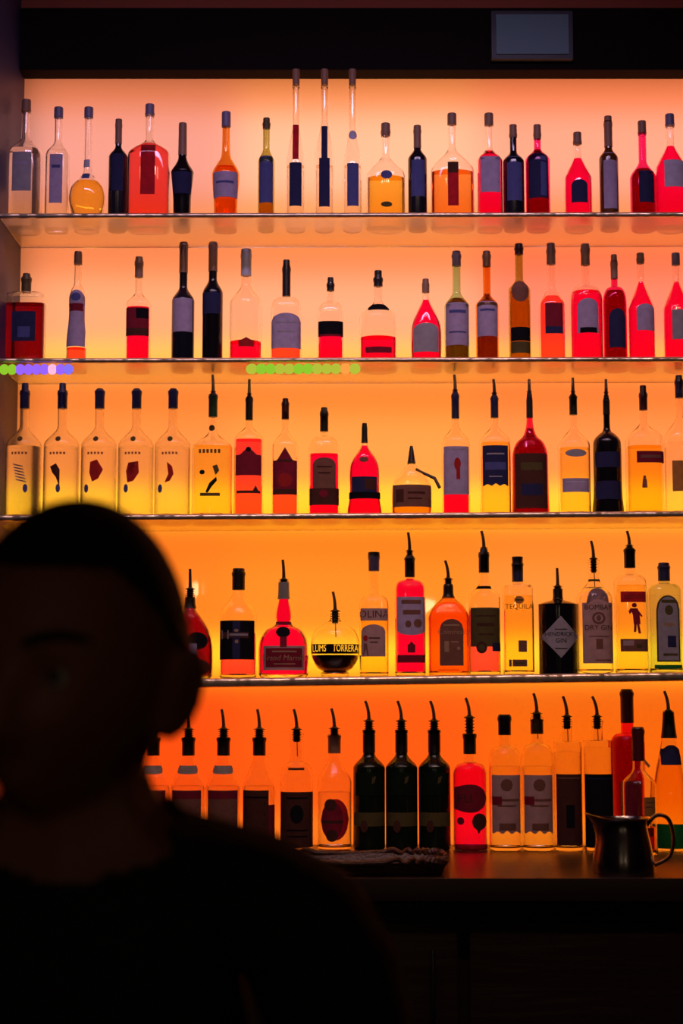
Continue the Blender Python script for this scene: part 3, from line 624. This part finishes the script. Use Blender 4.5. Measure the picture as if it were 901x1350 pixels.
one(710, 32, 176, 196, 212, 9, 'dark red bottle with slate navy label, left of the wide gap', glass='red', liq=('drd', 198), stop=[('cap', 165, 184, 10, 10, 'brn')], L=[('rect', 697, 722, 206, 265, 'nvy', [('rect', 712, 720, 210, 262, 'blu')])])
one(763, 38, 186, 206, 236, 10, 'crimson cone shouldered bottle with low arched navy label', liq=('red', 210), kind='slope', stop=[('cap', 175, 191, 11, 11, 'brn')], L=[('arch', 752, 773, 242, 272, 'nvy')])
one(804, 25, 160, 196, 210, 10, 'slim bottle with brown neck and full height plum label', glass='brown', stop=[('sleeve', 154, 194, 10, 11, 'brn')], L=[('rect', 795.5, 813, 204, 278, 'pur')])
one(849, 34, 174, 212, 236, 10, 'low dark red bottle with square navy label', glass='red', liq=('drd', 225), stop=[('cap', 160, 176, 11, 11, 'brn')], L=[('rect', 841, 861, 229, 271, 'nvy')])
one(886, 42, 164, 192, 222, 11, 'red bottomed bottle with lilac label at the right end of the top shelf', liq=('red', 194), kind='slope', stop=[('cap', 151, 166, 12, 12, 'pur')], L=[('rect', 874, 902, 216, 252, 'lav')])
# ------------------------------------------------------------------ room shell
XL, XR = -.815, 1.30
ZC = zat(1120, YB)                      # counter top height
ZS = {r: BASE_Y[r] for r in (1, 2, 3, 4)}
dark = mat('dark_paint', (.02, .012, .012), .6, bump=(30, .05, (1, 1, 1)))
structure(boxo('floor', -2.2, 2.4, -2.2, 4.6, -.06, 0, mat('dark_floor', (.03, .018, .014), .35, bump=(8, .1, (1, 6, 1)))))
structure(boxo('ceiling', -2.2, 2.4, -2.2, 4.6, 3.42, 3.5, mat('ceiling_red_brown', (.20, .05, .03), .7)))
structure(boxo('wall_left', XL - .10, XL, 3.62, 4.6, 0, 3.42, mat('blue_black_paint', (.035, .04, .14), .5, bump=(40, .04, (1, 1, 1)))))
structure(boxo('wall_right', XR, XR + .10, 3.3, 4.6, 0, 3.42, dark))
structure(boxo('wall_rear', -2.2, 2.4, -2.3, -2.2, 0, 3.42, dark))
structure(boxo('wall_behind', -2.2, 2.4, 4.5, 4.6, 0, 3.42, mat('lamp_box_white', (.02, .02, .02), .8)))
# luminous back wall: translucent acrylic sheet lit from behind by lamps
m, nt, out = new_mat('opal_acrylic')
t = nt.nodes.new('ShaderNodeBsdfTranslucent'); t.inputs[0].default_value = (.9, .9, .9, 1)
gl = nt.nodes.new('ShaderNodeBsdfGlossy'); gl.inputs['Roughness'].default_value = .03
fr = nt.nodes.new('ShaderNodeFresnel'); fr.inputs[0].default_value = 1.45; mx = nt.nodes.new('ShaderNodeMixShader')
nt.links.new(fr.outputs[0], mx.inputs[0]); nt.links.new(t.outputs[0], mx.inputs[1]); nt.links.new(gl.outputs[0], mx.inputs[2])
nt.links.new(mx.outputs[0], out.inputs[0])
HZ = zat(92, 4.07)
bm = bmesh.new()
ZM = zat(688, YF)      # joint between the matt upper sheet and the polished lower sheet, hidden behind the middle shelf
v = [bm.verts.new(p) for p in ((XL, YW, ZC - .03), (XR, YW, ZC - .03), (XR, YW, ZM), (XL, YW, ZM))]
bm.faces.new(v)
structure(link('wall_back', bm, m, smooth=False, recalc=False))
m, nt, out = new_mat('opal_acrylic_matt')
t = nt.nodes.new('ShaderNodeBsdfTranslucent'); t.inputs[0].default_value = (.9, .9, .9, 1)
nt.links.new(t.outputs[0], out.inputs[0])
bm = bmesh.new()
v = [bm.verts.new(p) for p in ((XL, YW, ZM), (XR, YW, ZM), (XR, YW, HZ + .25), (XL, YW, HZ + .25))]
bm.faces.new(v)
structure(link('wall_back_upper', bm, m, smooth=False, recalc=False))
structure(boxo('trim_header', XL, XR, 4.07, YW - .005, HZ, zat(10, 4.07), mat('header_black', (.009, .006, .006), .8, 0, .1), bev=.004))
structure(boxo('trim_soffit', XL, XR, 4.075, YW - .005, zat(10, 4.07) + .001, 3.42, mat('red_brown_panel', (.35, .07, .03), .7)))
hp = empty('header_panel'); tag(hp, 'blurred blue grey rectangular panel fixed to the dark header above the shelves', 'panel')
zc = zat(46, 4.05); x0, x1 = xat(648, 4.05, zc), xat(756, 4.05, zc)
hp.location = ((x0 + x1) / 2, 4.048, zc)
w2, h2 = (x1 - x0) / 2, (zat(14, 4.05) - zat(78, 4.05)) / 2
boxo('panel_frame', -w2, w2, 0, .022, -h2, h2, mat('panel_frame_grey', (.04, .05, .06), .5), hp, bev=.004)
boxo('panel_face', -w2 + .012, w2 - .012, -.004, .001, -h2 + .012, h2 - .012, mat('panel_face_blue_grey', (.10, .22, .25), .5), hp)

# ------------------------------------------------------------------ shelves
m, nt, out = new_mat('shelf_glass')
g = nt.nodes.new('ShaderNodeBsdfGlass'); g.inputs['Color'].default_value = (1, .98, .90, 1); g.inputs['Roughness'].default_value = .26; g.inputs['IOR'].default_value = 1.5
nt.links.new(g.outputs[0], out.inputs[0])
FROST = m
EDGE = mat('polished_shelf_edge', (.78, .62, .44), .28, .75, bump=(9., 1., (1.5, .3, .3), .03))
for r, nm, th in ((1, 'uppermost backlit shelf, just under the dark header', .012), (2, 'second backlit shelf from the top, with coloured reflections glowing along its edge', .012),
                  (3, 'middle backlit shelf, just above the head of the person', .014), (4, 'lowest glass shelf with bright metallic front edge', .020)):
    xa, xb = XL + .002, XR - .002
    pxa, pxb = 450.5 + xa / mpp(YF, 2.), 450.5 + xb / mpp(YF, 2.)
    za, zb = zat(BASE_Y[r](pxa), YF), zat(BASE_Y[r](pxb), YF)
    o = empty('wall_shelf', (0, 0, za + (zb - za) * (0 - xa) / (xb - xa)), ry=-math.atan2(zb - za, xb - xa))
    tag(o, nm, 'shelf', 'backlit bottle shelves')
    if r == 2: SHELF2 = o
    boxo('shelf_board', xa, xb, YF + .004, YW - .002, -th, -.0003, FROST, o)
    bm = bmesh.new(); rows = []
    for q in range(13):        # half round metal strip along the front
        a = PI * (q / 12 - .5); y = YF + .004 - .007 * math.cos(a); z = -th / 2 + (th / 2) * math.sin(a)
        rows.append((bm.verts.new((xa, y, z)), bm.verts.new((xb, y, z))))
    for p, q in zip(rows, rows[1:] + rows[:1]): bm.faces.new((p[0], p[1], q[1], q[0]))
    bm.faces.new([p[0] for p in rows]); bm.faces.new([p[1] for p in rows][::-1])
    link('edge_strip', bm, EDGE, o)

def edge_reflection(px0, px1, cols, label):  # glowing strip added to stand for coloured light reflected in the edge
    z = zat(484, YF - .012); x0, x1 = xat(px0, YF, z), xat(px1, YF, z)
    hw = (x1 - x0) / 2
    o = boxo('reflection_strip', -hw, hw, -.004, 0, -.012, .006, mat('strip_clear_grey', (.25, .22, .2), .4), SHELF2)
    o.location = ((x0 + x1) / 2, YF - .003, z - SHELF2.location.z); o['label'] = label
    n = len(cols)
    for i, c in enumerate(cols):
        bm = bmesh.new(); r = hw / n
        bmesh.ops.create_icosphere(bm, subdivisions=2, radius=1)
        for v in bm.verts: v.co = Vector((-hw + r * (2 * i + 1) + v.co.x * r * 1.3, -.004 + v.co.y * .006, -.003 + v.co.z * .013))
        link('lens', bm, emit('glow_' + c, {'g': (.30, .62, .03), 'v': (.30, .12, 1.), 'p': (1., .42, .62), 'y': (.55, .62, .05), 'o': (1., .35, .06), 'b': (.22, .16, .9)}[c], {'g': .95, 'v': 1.1, 'p': 1.2, 'y': .85, 'o': 1., 'b': 1.1}[c]), o)  # beads glow in place of the reflected coloured light
edge_reflection(1, 96, 'ggvvvvpvb', 'green and violet reflection on the left end of a shelf edge, built as a glowing strip')
edge_reflection(326, 474, 'yggyyggyyyoy', 'yellow green reflection on the middle of a shelf edge, built as a glowing strip')

# ------------------------------------------------------------------ back bar: cabinet, counter, things on it
YC = 3.36
wood = mat('dark_bar_wood', (.030, .014, .010), .45, bump=(6, .15, (1, 1, 9)))
cb = empty('back_bar_cabinet', (0, 0, 0)); tag(cb, 'black back bar cabinet in the dark under the bottle counter', 'cabinet')
boxo('body', XL + .004, XR - .004, YC + .05, YW - .004, 0, ZC - .045, wood, cb)
for i in range(4):
    w = (XR - XL) / 4; a = XL + w * i + .012; b = a + w - .024
    dr = boxo('door', a, b, YC + .028, YC + .05, .12, ZC - .09, wood, cb, bev=.004)
    bm = bmesh.new(); tube(bm, [(b - .05, YC + .012, ZC - .32), (b - .05, YC + .004, ZC - .26), (b - .05, YC + .004, ZC - .2), (b - .05, YC + .012, ZC - .14)], [.005] * 4); link('handle', bm, mat('dull_steel', (.2, .2, .2), .35, 1.), dr)
ct = empty('bar_counter', (0, 0, ZC)); tag(ct, 'dark glossy counter carrying the lowest row of bottles', 'counter')
boxo('counter_top', XL, XR, YC + .012, YW - .002, -.045, -.0003, mat('counter_gloss', (.022, .010, .008), .30, 0, .5, bump=(14, .08, (1, 3, 1))), ct)
boxo('counter_edge', XL, XR, YC, YC + .013, -.045, .001, mat('counter_nosing', (.03, .016, .012), .5, .0), ct, bev=.004)
# woven tray
Yt0, Yt1 = 3.40, 3.62
zt = zat(1131, 3.51) - ZC
xa, xb = xat(335, 3.5, ZC), xat(588, 3.5, ZC)
tr = empty('woven_tray', ((xa + xb) / 2, (Yt0 + Yt1) / 2, ZC)); tag(tr, 'low dark woven tray with knobbly rim in front of the dark green bottles', 'tray')
bm = bmesh.new(); hx, hy = (xb - xa) / 2, (Yt1 - Yt0) / 2
N = 150
def rr(u, off):      # rounded rectangle walked by angle
    a = 2 * PI * u; c, s = math.cos(a), math.sin(a); e = .28
    return (math.copysign(abs(c) ** e, c) * (hx + off), math.copysign(abs(s) ** e, s) * (hy + off))
prev = None
for lev in range(9):
    z = zt * lev / 8; cur = []
    for i in range(N):
        o_ = .0018 * (1 if (i // 2 + lev) % 2 else -1)
        x, y = rr(i / N, o_ - .012 * (1 - lev / 8)); cur.append(bm.verts.new((x, y, z)))
    if prev: bridge(bm, prev, cur)
    else: bm.faces.new(cur[::-1])
    prev = cur
inn = None
for z, off in ((zt, -.006), (.006, -.018)):
    cur = [bm.verts.new((*rr(i / N, off), z)) for i in range(N)]
    bridge(bm, prev, cur); prev = cur
bm.faces.new(prev)
wick = mat('dark_wicker', (.10, .035, .018), .42, bump=(160, .25, (1, 1, 1)))
link('basket', bm, wick, tr)
bm = bmesh.new(); pts = []
for i in range(241):
    u = i / 240; x, y = rr(u, -.002); w = 2 * PI * u * 46
    pts.append((x, y + .004 * math.sin(w), zt + .003 + .0045 * math.cos(w)))
tube(bm, pts, [.0055] * len(pts), 8); link('braided_rim', bm, wick, tr)
# steel jug
Yj = 3.46
zr = zat(1078, Yj) - ZC; mj = mpp(Yj, ZC + .05)
jg = empty('milk_jug', (xat(823, Yj, ZC), Yj, ZC)); tag(jg, 'dark steel pouring jug with loop handle on the counter at right', 'jug')
R = 40 * mj
pr = catmull([(R * .98, 0), (R * 1.02, .003), (R * 1.0, zr * .25), (R * .90, zr * .55), (R * .80, zr * .8), (R * .80, zr * .93), (R * .86, zr)], 5)
bm = bmesh.new()
def spout(r, z, seg=40):
    vs = []
    for i in range(seg):
        a = 2 * PI * i / seg
        k = max(0, math.cos(a - PI)) ** 8 * max(0, (z / zr - .55) / .45) ** 1.6
        vs.append(bm.verts.new((math.cos(a) * (r + R * .42 * k), math.sin(a) * r * (1 - .12 * k), z + .010 * k)))
    return vs
prev = None
for r, z in pr:
    cur = spout(r, z)
    if prev: bridge(bm, prev, cur)
    else: bm.faces.new(cur[::-1])
    prev = cur
for r, z in [(a - .0022, b) for a, b in pr if b > .004][::-1] + [(R * .5, .004)]:
    cur = spout(r, z); bridge(bm, prev, cur); prev = cur
bm.faces.new(prev)
jsteel = mat('jug_steel', (.34, .31, .32), .22, 1.)
link('jug_body', bm, jsteel, jg)
bm = bmesh.new()
hp_ = catmull([(R * .78, zr * .86), (R * 1.1, zr * 1.04), (R * 1.5, zr * .98), (R * 1.66, zr * .62), (R * 1.5, zr * .30), (R * .98, zr * .14)], 6)
tube(bm, [(x, 0, z) for x, z in hp_], [.0042] * len(hp_), 10)
for v in bm.verts: v.co.y *= 1.6
link('handle', bm, jsteel, jg)

# ------------------------------------------------------------------ pendant lamps of the room behind the viewer (their reflections sparkle in the shelf edges)
def pendant(x, y, z, s, text):
    o = empty('pendant_lamp', (x, y, z)); tag(o, text, 'lamp', 'pendant lamps over the seats')
    bm = bmesh.new(); lathe(bm, [(.03, .13), (.05, .12), (.10, .04), (.098, .04), (.048, .116), (.028, .124)], 24, cap0=False, cap1=False); link('lamp_shade', bm, mat('lamp_shade_black', (.02, .02, .02), .4), o)
    bm = bmesh.new(); bmesh.ops.create_uvsphere(bm, u_segments=16, v_segments=10, radius=.04); link('bulb', bm, emit('bulb_warm', (1., .72, .42), 30.), o)
    bm = bmesh.new(); tube(bm, [(0, 0, .03), (0, 0, 3.42 - z)], [.004, .004], 8); link('cord', bm, RUBBER, o)
# ------------------------------------------------------------------ the person in the foreground, back to the light
def grow(verts, edges, radii, root=0, sub=1):
    me = bpy.data.meshes.new('g'); me.from_pydata(verts, edges, [])
    o = bpy.data.objects.new('g', me); C.objects.link(o)
    o.modifiers.new('s', 'SKIN')
    sk = me.skin_vertices[0].data if me.skin_vertices else None
    if sk is None:
        bm = bmesh.new(); bm.from_mesh(me); bm.verts.layers.skin.verify(); bm.to_mesh(me); bm.free(); sk = me.skin_vertices[0].data
    for i, r in enumerate(radii):
        sk[i].radius = r if isinstance(r, tuple) else (r, r); sk[i].use_root = (i == root)
    if sub: md = o.modifiers.new('u', 'SUBSURF'); md.levels = sub; md.render_levels = sub
    dg = bpy.context.evaluated_depsgraph_get()
    out = bpy.data.meshes.new_from_object(o.evaluated_get(dg))
    bpy.data.objects.remove(o); return out
HT = 1.686
V, E, Rr = [], [], []
def jt(p, r, par=None):
    V.append(p); Rr.append(r); i = len(V) - 1
    if par is not None: E.append((par, i))
    return i
pel = jt((0, .01, .95), (.145, .10))
wai = jt((0, .0, 1.08), (.135, .092), pel)
che = jt((0, .005, 1.24), (.155, .105), wai)
upc = jt((0, .012, 1.365), (.135, .085), che)
nkb = jt((0, .012, 1.43), (.062, .066), upc)
nk = jt((0, -.002, 1.485), (.052, .060), nkb)
hd = jt((0, -.005, 1.55), (.060, .065), nk)
for s in (-1, 1):
    cl = jt((s * .095, .012, 1.408), (.056, .060), upc)
    sh = jt((s * .185, .012, 1.375), (.058, .060), cl)
    el = jt((s * .235, .03, 1.10), .041, sh); fa = jt((s * .243, .0, 1.03), .040, el)
    wr = jt((s * .258, -.045, .86), (.024, .029), fa)
    pm = jt((s * .262, -.058, .795), (.014, .036), wr)
    for k, (dy, ln) in enumerate(((-.033, .070), (-.012, .080), (.010, .075), (.030, .058))):
        a = jt((s * .264, -.060 + dy, .755), .0095, pm)
        b = jt((s * (.262), -.062 + dy * 1.12, .755 - ln * .5), .0085, a)
        c = jt((s * (.254), -.064 + dy * 1.15, .755 - ln * .95), .0075, b)
    t1 = jt((s * .256, -.098, .815), .011, pm); t2 = jt((s * .250, -.122, .785), .0095, t1); t3 = jt((s * .246, -.132, .755), .008, t2)
    hp = jt((s * .09, .01, .88), (.088, .095), pel)
    kn = jt((s * .105, -.005, .50), (.055, .06), hp); cf = jt((s * .108, .022, .36), (.052, .056), kn)
    an = jt((s * .112, .03, .09), (.036, .042), cf)
    ft = jt((s * .118, -.06, .045), (.042, .036), an); to = jt((s * .125, -.14, .028), (.042, .024), ft)
bodym = grow(V, E, Rr, pel)
# head: sculpted ellipsoid, face towards -Y
def g(d, c, s): return math.exp(-((d - Vector(c).normalized()).length / s) ** 2)
bmh = bmesh.new(); bmesh.ops.create_uvsphere(bmh, u_segments=96, v_segments=64, radius=1)
for v in bmh.verts:
    dd = v.co.normalized(); x, y, z = dd
    rx, ry, rz = .0775, .097, .118
    if z < 0:
        rx *= 1 - .30 * (-z) ** 1.7
        if y > 0: ry *= 1 - .45 * (-z) ** 1.2
    else:
        rx *= 1 + .02 * z
    p = Vector((x * rx, y * ry, z * rz))
    k = 0.
    k += .024 * g(dd, (0, -1, -.30), .16) + .012 * g(dd, (0, -1, -.08), .13)        # nose and bridge
    for s in (-1, 1):
        k -= .012 * g(dd, (s * .36, -1, .0), .17)                                    # eye sockets
        k += .006 * g(dd, (s * .36, -1, .17), .17)                                   # brows
        k += .005 * g(dd, (s * .55, -1, -.28), .22)                                  # cheekbones
        k += .006 * g(dd, (s * .10, -1, -.34), .09)                                  # nostrils
    k += .007 * g(dd, (0, -1, -.62), .15) - .005 * g(dd, (0, -1, -.72), .05)         # mouth
    k += .006 * g(dd, (.12, -1, -.80), .12) + .006 * g(dd, (-.12, -1, -.80), .12)
    k += .012 * g(dd, (0, -1, -1.25), .25)                                           # chin
    v.co = p + Vector((dd.x * .4, dd.y, dd.z * .2)) * k
def ear(s):
    bmx = bmesh.new(); bmesh.ops.create_uvsphere(bmx, u_segments=24, v_segments=16, radius=1)
    for v in bmx.verts:
        x, y, z = v.co
        rim = 1 - .35 * max(0, 1 - (y * y + z * z) * 1.6)
        v.co = Vector((s * (.0745 + .011 * x * rim + .014 * (y * .5 + .5) + (.004 * z)), .012 + .021 * y + .006 * z, -.016 + (.036 if z > 0 else .034) * z))
    return bmx
parts = [bmh, ear(-1), ear(1)]
HM = Matrix.Translation((0, -.022, HT - .122)) @ Matrix.Rotation(math.radians(6), 4, 'Y') @ Matrix.Rotation(math.radians(-20), 4, 'Z') @ Matrix.Rotation(math.radians(9), 4, 'X') @ Matrix.Scale(1.03, 4)
bmA = bmesh.new(); bmA.from_mesh(bodym)
for b in parts:
    b.transform(HM); tm = bpy.data.meshes.new('t'); b.to_mesh(tm); b.free(); bmA.from_mesh(tm); bpy.data.meshes.remove(tm)
me = bpy.data.meshes.new('p'); bmA.to_mesh(me); bmA.free()
tmp = bpy.data.objects.new('p', me); C.objects.link(tmp)
md = tmp.modifiers.new('r', 'REMESH'); md.mode = 'VOXEL'; md.voxel_size = .0048
md2 = tmp.modifiers.new('s', 'SMOOTH'); md2.iterations = 3; md2.factor = .5
dg = bpy.context.evaluated_depsgraph_get(); pm_ = bpy.data.meshes.new_from_object(tmp.evaluated_get(dg)); bpy.data.objects.remove(tmp)
pm_.materials.clear()
skin = mat('skin', (.34, .12, .085), .5, bump=(300, .03, (1, 1, 1)))
pm_.materials.append(skin); pm_.polygons.foreach_set('use_smooth', [True] * len(pm_.polygons))
PY = 1.30
person = bpy.data.objects.new('person', pm_); C.objects.link(person)
person.location = (xat(104, PY, HC), PY, .012)
tag(person, 'person with cropped hair in a dark shirt, silhouetted in the foreground at left', 'person')
Hinv = HM.inverted()
def shell(name, test, off, m, thick=.003):
    vs = pm_.vertices; keep = [p.index for p in pm_.polygons if all(test(vs[i].co) for i in p.vertices)]
    idx = {}; co = []; fs = []
    for k in keep:
        f = []
        for i in pm_.polygons[k].vertices:
            if i not in idx: idx[i] = len(co); co.append(vs[i].co + vs[i].normal * off)
            f.append(idx[i])
        fs.append(f)
    q = bpy.data.meshes.new(name); q.from_pydata(co, [], fs); q.materials.append(m)
    q.polygons.foreach_set('use_smooth', [True] * len(q.polygons))
    o = bpy.data.objects.new(name, q); C.objects.link(o); o.parent = person
    sd = o.modifiers.new('solid', 'SOLIDIFY'); sd.thickness = thick; sd.offset = 1
    sm = o.modifiers.new('smooth', 'SMOOTH'); sm.iterations = 4
    return o
def arm(c): return abs(c.x) > .185 + max(0, (1.36 - c.z)) * .03 and c.z < 1.36
def in_shirt(c):
    if c.z > 1.47: return False
    if arm(c): return c.z > .885
    return .90 < c.z < 1.440 - max(0, -c.y - .02) * .9 + (.0 if c.y < 0 else .02) and (c.z < 1.405 or abs(c.x) > .02 + .5 * 0 or c.y > 0)
shell('shirt', in_shirt, .007, mat('shirt_black', (.010, .009, .011), .8, bump=(120, .2, (1, 1, 1))))
shell('trousers', lambda c: c.z < .96 and c.z > .075 and not (abs(c.x) > .215 and c.z > .6), .006, mat('trousers_dark', (.010, .010, .014), .8))
shell('shoes', lambda c: c.z < .10, .004, mat('shoe_leather', (.015, .012, .010), .4))
def in_hair(c):
    q = Hinv @ c
    if c.z < HT - .20 or abs(q.x) > .0835 and q.z < .03: return False
    line = .072 if q.y < -.045 else (.072 - (q.y + .045) * 1.1 if q.y < .0 else .022 - (q.y) * 1.1)
    return q.z > line
shell('hair', in_hair, .0028, mat('cropped_hair', (.010, .007, .006), .75, bump=(500, .6, (1, 1, 1))), .002)
for s in (-1, 1):
    bm = bmesh.new(); bmesh.ops.create_uvsphere(bm, u_segments=20, v_segments=12, radius=.0118)
    e = link('eye', bm, mat('eye_white', (.55, .5, .48), .25), person); e.location = HM @ Vector((s * .031, -.0755, .002))
    bm = bmesh.new(); bmesh.ops.create_uvsphere(bm, u_segments=16, v_segments=10, radius=.0062)
    ir = link('iris', bm, mat('iris_brown', (.03, .015, .01), .2), e); ir.location = Vector((-.0018, -.0072, .0))
    bm = bmesh.new()
    pts = [HM @ Vector((s * (.012 + .040 * t), -.094 + .020 * t * t, .024 + .008 * math.sin(PI * t * .8))) for t in (0, .2, .4, .6, .8, 1)]
    tube(bm, pts, [.003, .0042, .0042, .004, .003, .002], 8); link('eyebrow', bm, mat('cropped_hair', (.01, .007, .006)), person)
# ------------------------------------------------------------------ light
def area(name, loc, rot, sx, sy, energy, col, spread=None):
    l = bpy.data.lights.new(name, 'AREA'); l.shape = 'RECTANGLE'; l.size = sx; l.size_y = sy; l.energy = energy; l.color = col
    if spread: l.spread = spread
    o = bpy.data.objects.new(name, l); C.objects.link(o); o.location = loc; o.rotation_euler = rot; return o
# lamps in the light box behind the acrylic, bay by bay (left, centre, right colour)
edges = [ZC - .03] + [zat(BASE_Y[r](450), YF) - .006 for r in (4, 3, 2, 1)] + [HZ + .02]
# for every bay: base colour of the wide lamps (left, centre, right), colour added by the middle lamp (left, centre, right), by the low tube
BAYS = [(((1.02, .072, .005), (1.02, .098, .006), (.93, .130, .004)), ((.05, .01, 0),) * 3, (.22, .11, .006)),
        (((1.08, .200, .012), (1.08, .225, .012), (1.08, .24, .02)), ((.1, .04, .004), (.12, .06, .008), (.12, .06, .02)), (.50, .50, .012)),
        (((1.02, .210, .020), (1.05, .225, .018), (1.05, .21, .025)), ((.1, .09, .04), (.15, .14, .05), (.15, .10, .05)), (.45, .46, .004)),
        (((.98, .240, .070), (1.02, .235, .070), (1.02, .16, .06)), ((.2, .18, .12), (.2, .20, .15), (.15, .10, .09)), (.25, .28, .006)),
        (((.85, .210, .080), (1.00, .270, .070), (1.0, .22, .07)), ((.1, .14, .18), (.25, .27, .24), (.2, .18, .18)), (.10, .06, .002))]
GX = [XL, -.27, .35, XR]
KL = 3.6
def lamp(name, x, y, z, sx, sz, c, spread):
    mxc = max(c)
    if mxc > 0: area(name, (x, y, z), (-PI / 2, 0, 0), sx, sz, KL * sx * sz * mxc, tuple(q / mxc for q in c), spread)
for b in range(5):
    z0, z1 = edges[b], edges[b + 1]
    base, mid, low = BAYS[b]
    for k in range(3):
        w = GX[k + 1] - GX[k]; xc = (GX[k] + GX[k + 1]) / 2
        lamp('bay_lamp', xc, YW + .10, (z0 + z1) / 2, w, z1 - z0, base[k], math.radians(120))
        lamp('middle_lamp', xc, YW + .08, z0 + (z1 - z0) * .52, w, (z1 - z0) * .5, mid[k], math.radians(120))
    lamp('tube_lamp', (XL + XR) / 2, YW + .05, z0 + .06, XR - XL, .09, low, math.radians(120))
SPOT = .6
# bluish lamp in the ceiling above the bar, shining on the upper shelves
area('ceiling_lamp', (0, 3.0, 3.38), (math.radians(42), 0, 0), 1.7, .08, 3.2, (.86, .58, 1.), math.radians(110))
# small warm fill spots added above the view, for glints on the lower shelves
for i, (x, e) in enumerate(((-.95, .5), (-.52, .3), (-.30, .9), (-.02, .35), (.22, .6), (.44, 1.), (.86, .4), (1.2, .6))):
    area('fill_spot', (x, 2.45, 3.34), (math.radians(40), 0, 0), .07, .07, e * SPOT, (1., .60, .42), math.radians(75))
# dim warm fill added far behind the viewer, to lift the face
area('face_fill', (.6, -1.6, 3.35), (math.radians(35), 0, 0), 1.2, .6, .10, (1., .25, .15))
pendant(-.81, -.9, 2.14, 1, 'black pendant lamp hanging over the seats, left of the pair')
pendant(.48, -.9, 2.05, 1, 'black pendant lamp hanging over the seats, right of the pair')
w = bpy.data.worlds.new('night'); bpy.context.scene.world = w; w.use_nodes = True
w.node_tree.nodes['Background'].inputs[0].default_value = (.010, .004, .003, 1); w.node_tree.nodes['Background'].inputs[1].default_value = .1
# ------------------------------------------------------------------ camera
cam = bpy.data.cameras.new('camera'); co = bpy.data.objects.new('camera', cam); C.objects.link(co)
cam.sensor_fit = 'VERTICAL'; cam.sensor_height = 36; cam.sensor_width = 24; cam.lens = 36 * F / 1350
co.location = (0, 0, HC); co.rotation_euler = (PI / 2 + TH, 0, 0)
cam.dof.use_dof = True; cam.dof.focus_distance = 3.99; cam.dof.aperture_fstop = 4.2; cam.clip_start = .05
s = bpy.context.scene; s.camera = co
s.view_settings.view_transform = 'Standard'; s.view_settings.look = 'None'; s.view_settings.gamma = 1; s.view_settings.exposure = 0
s.view_settings.use_curve_mapping = False
cy = s.cycles
cy.use_denoising = True; cy.max_bounces = 28; cy.transmission_bounces = 26; cy.glossy_bounces = 5; cy.diffuse_bounces = 3; cy.transparent_max_bounces = 16
cy.sample_clamp_indirect = 6.; cy.blur_glossy = .3
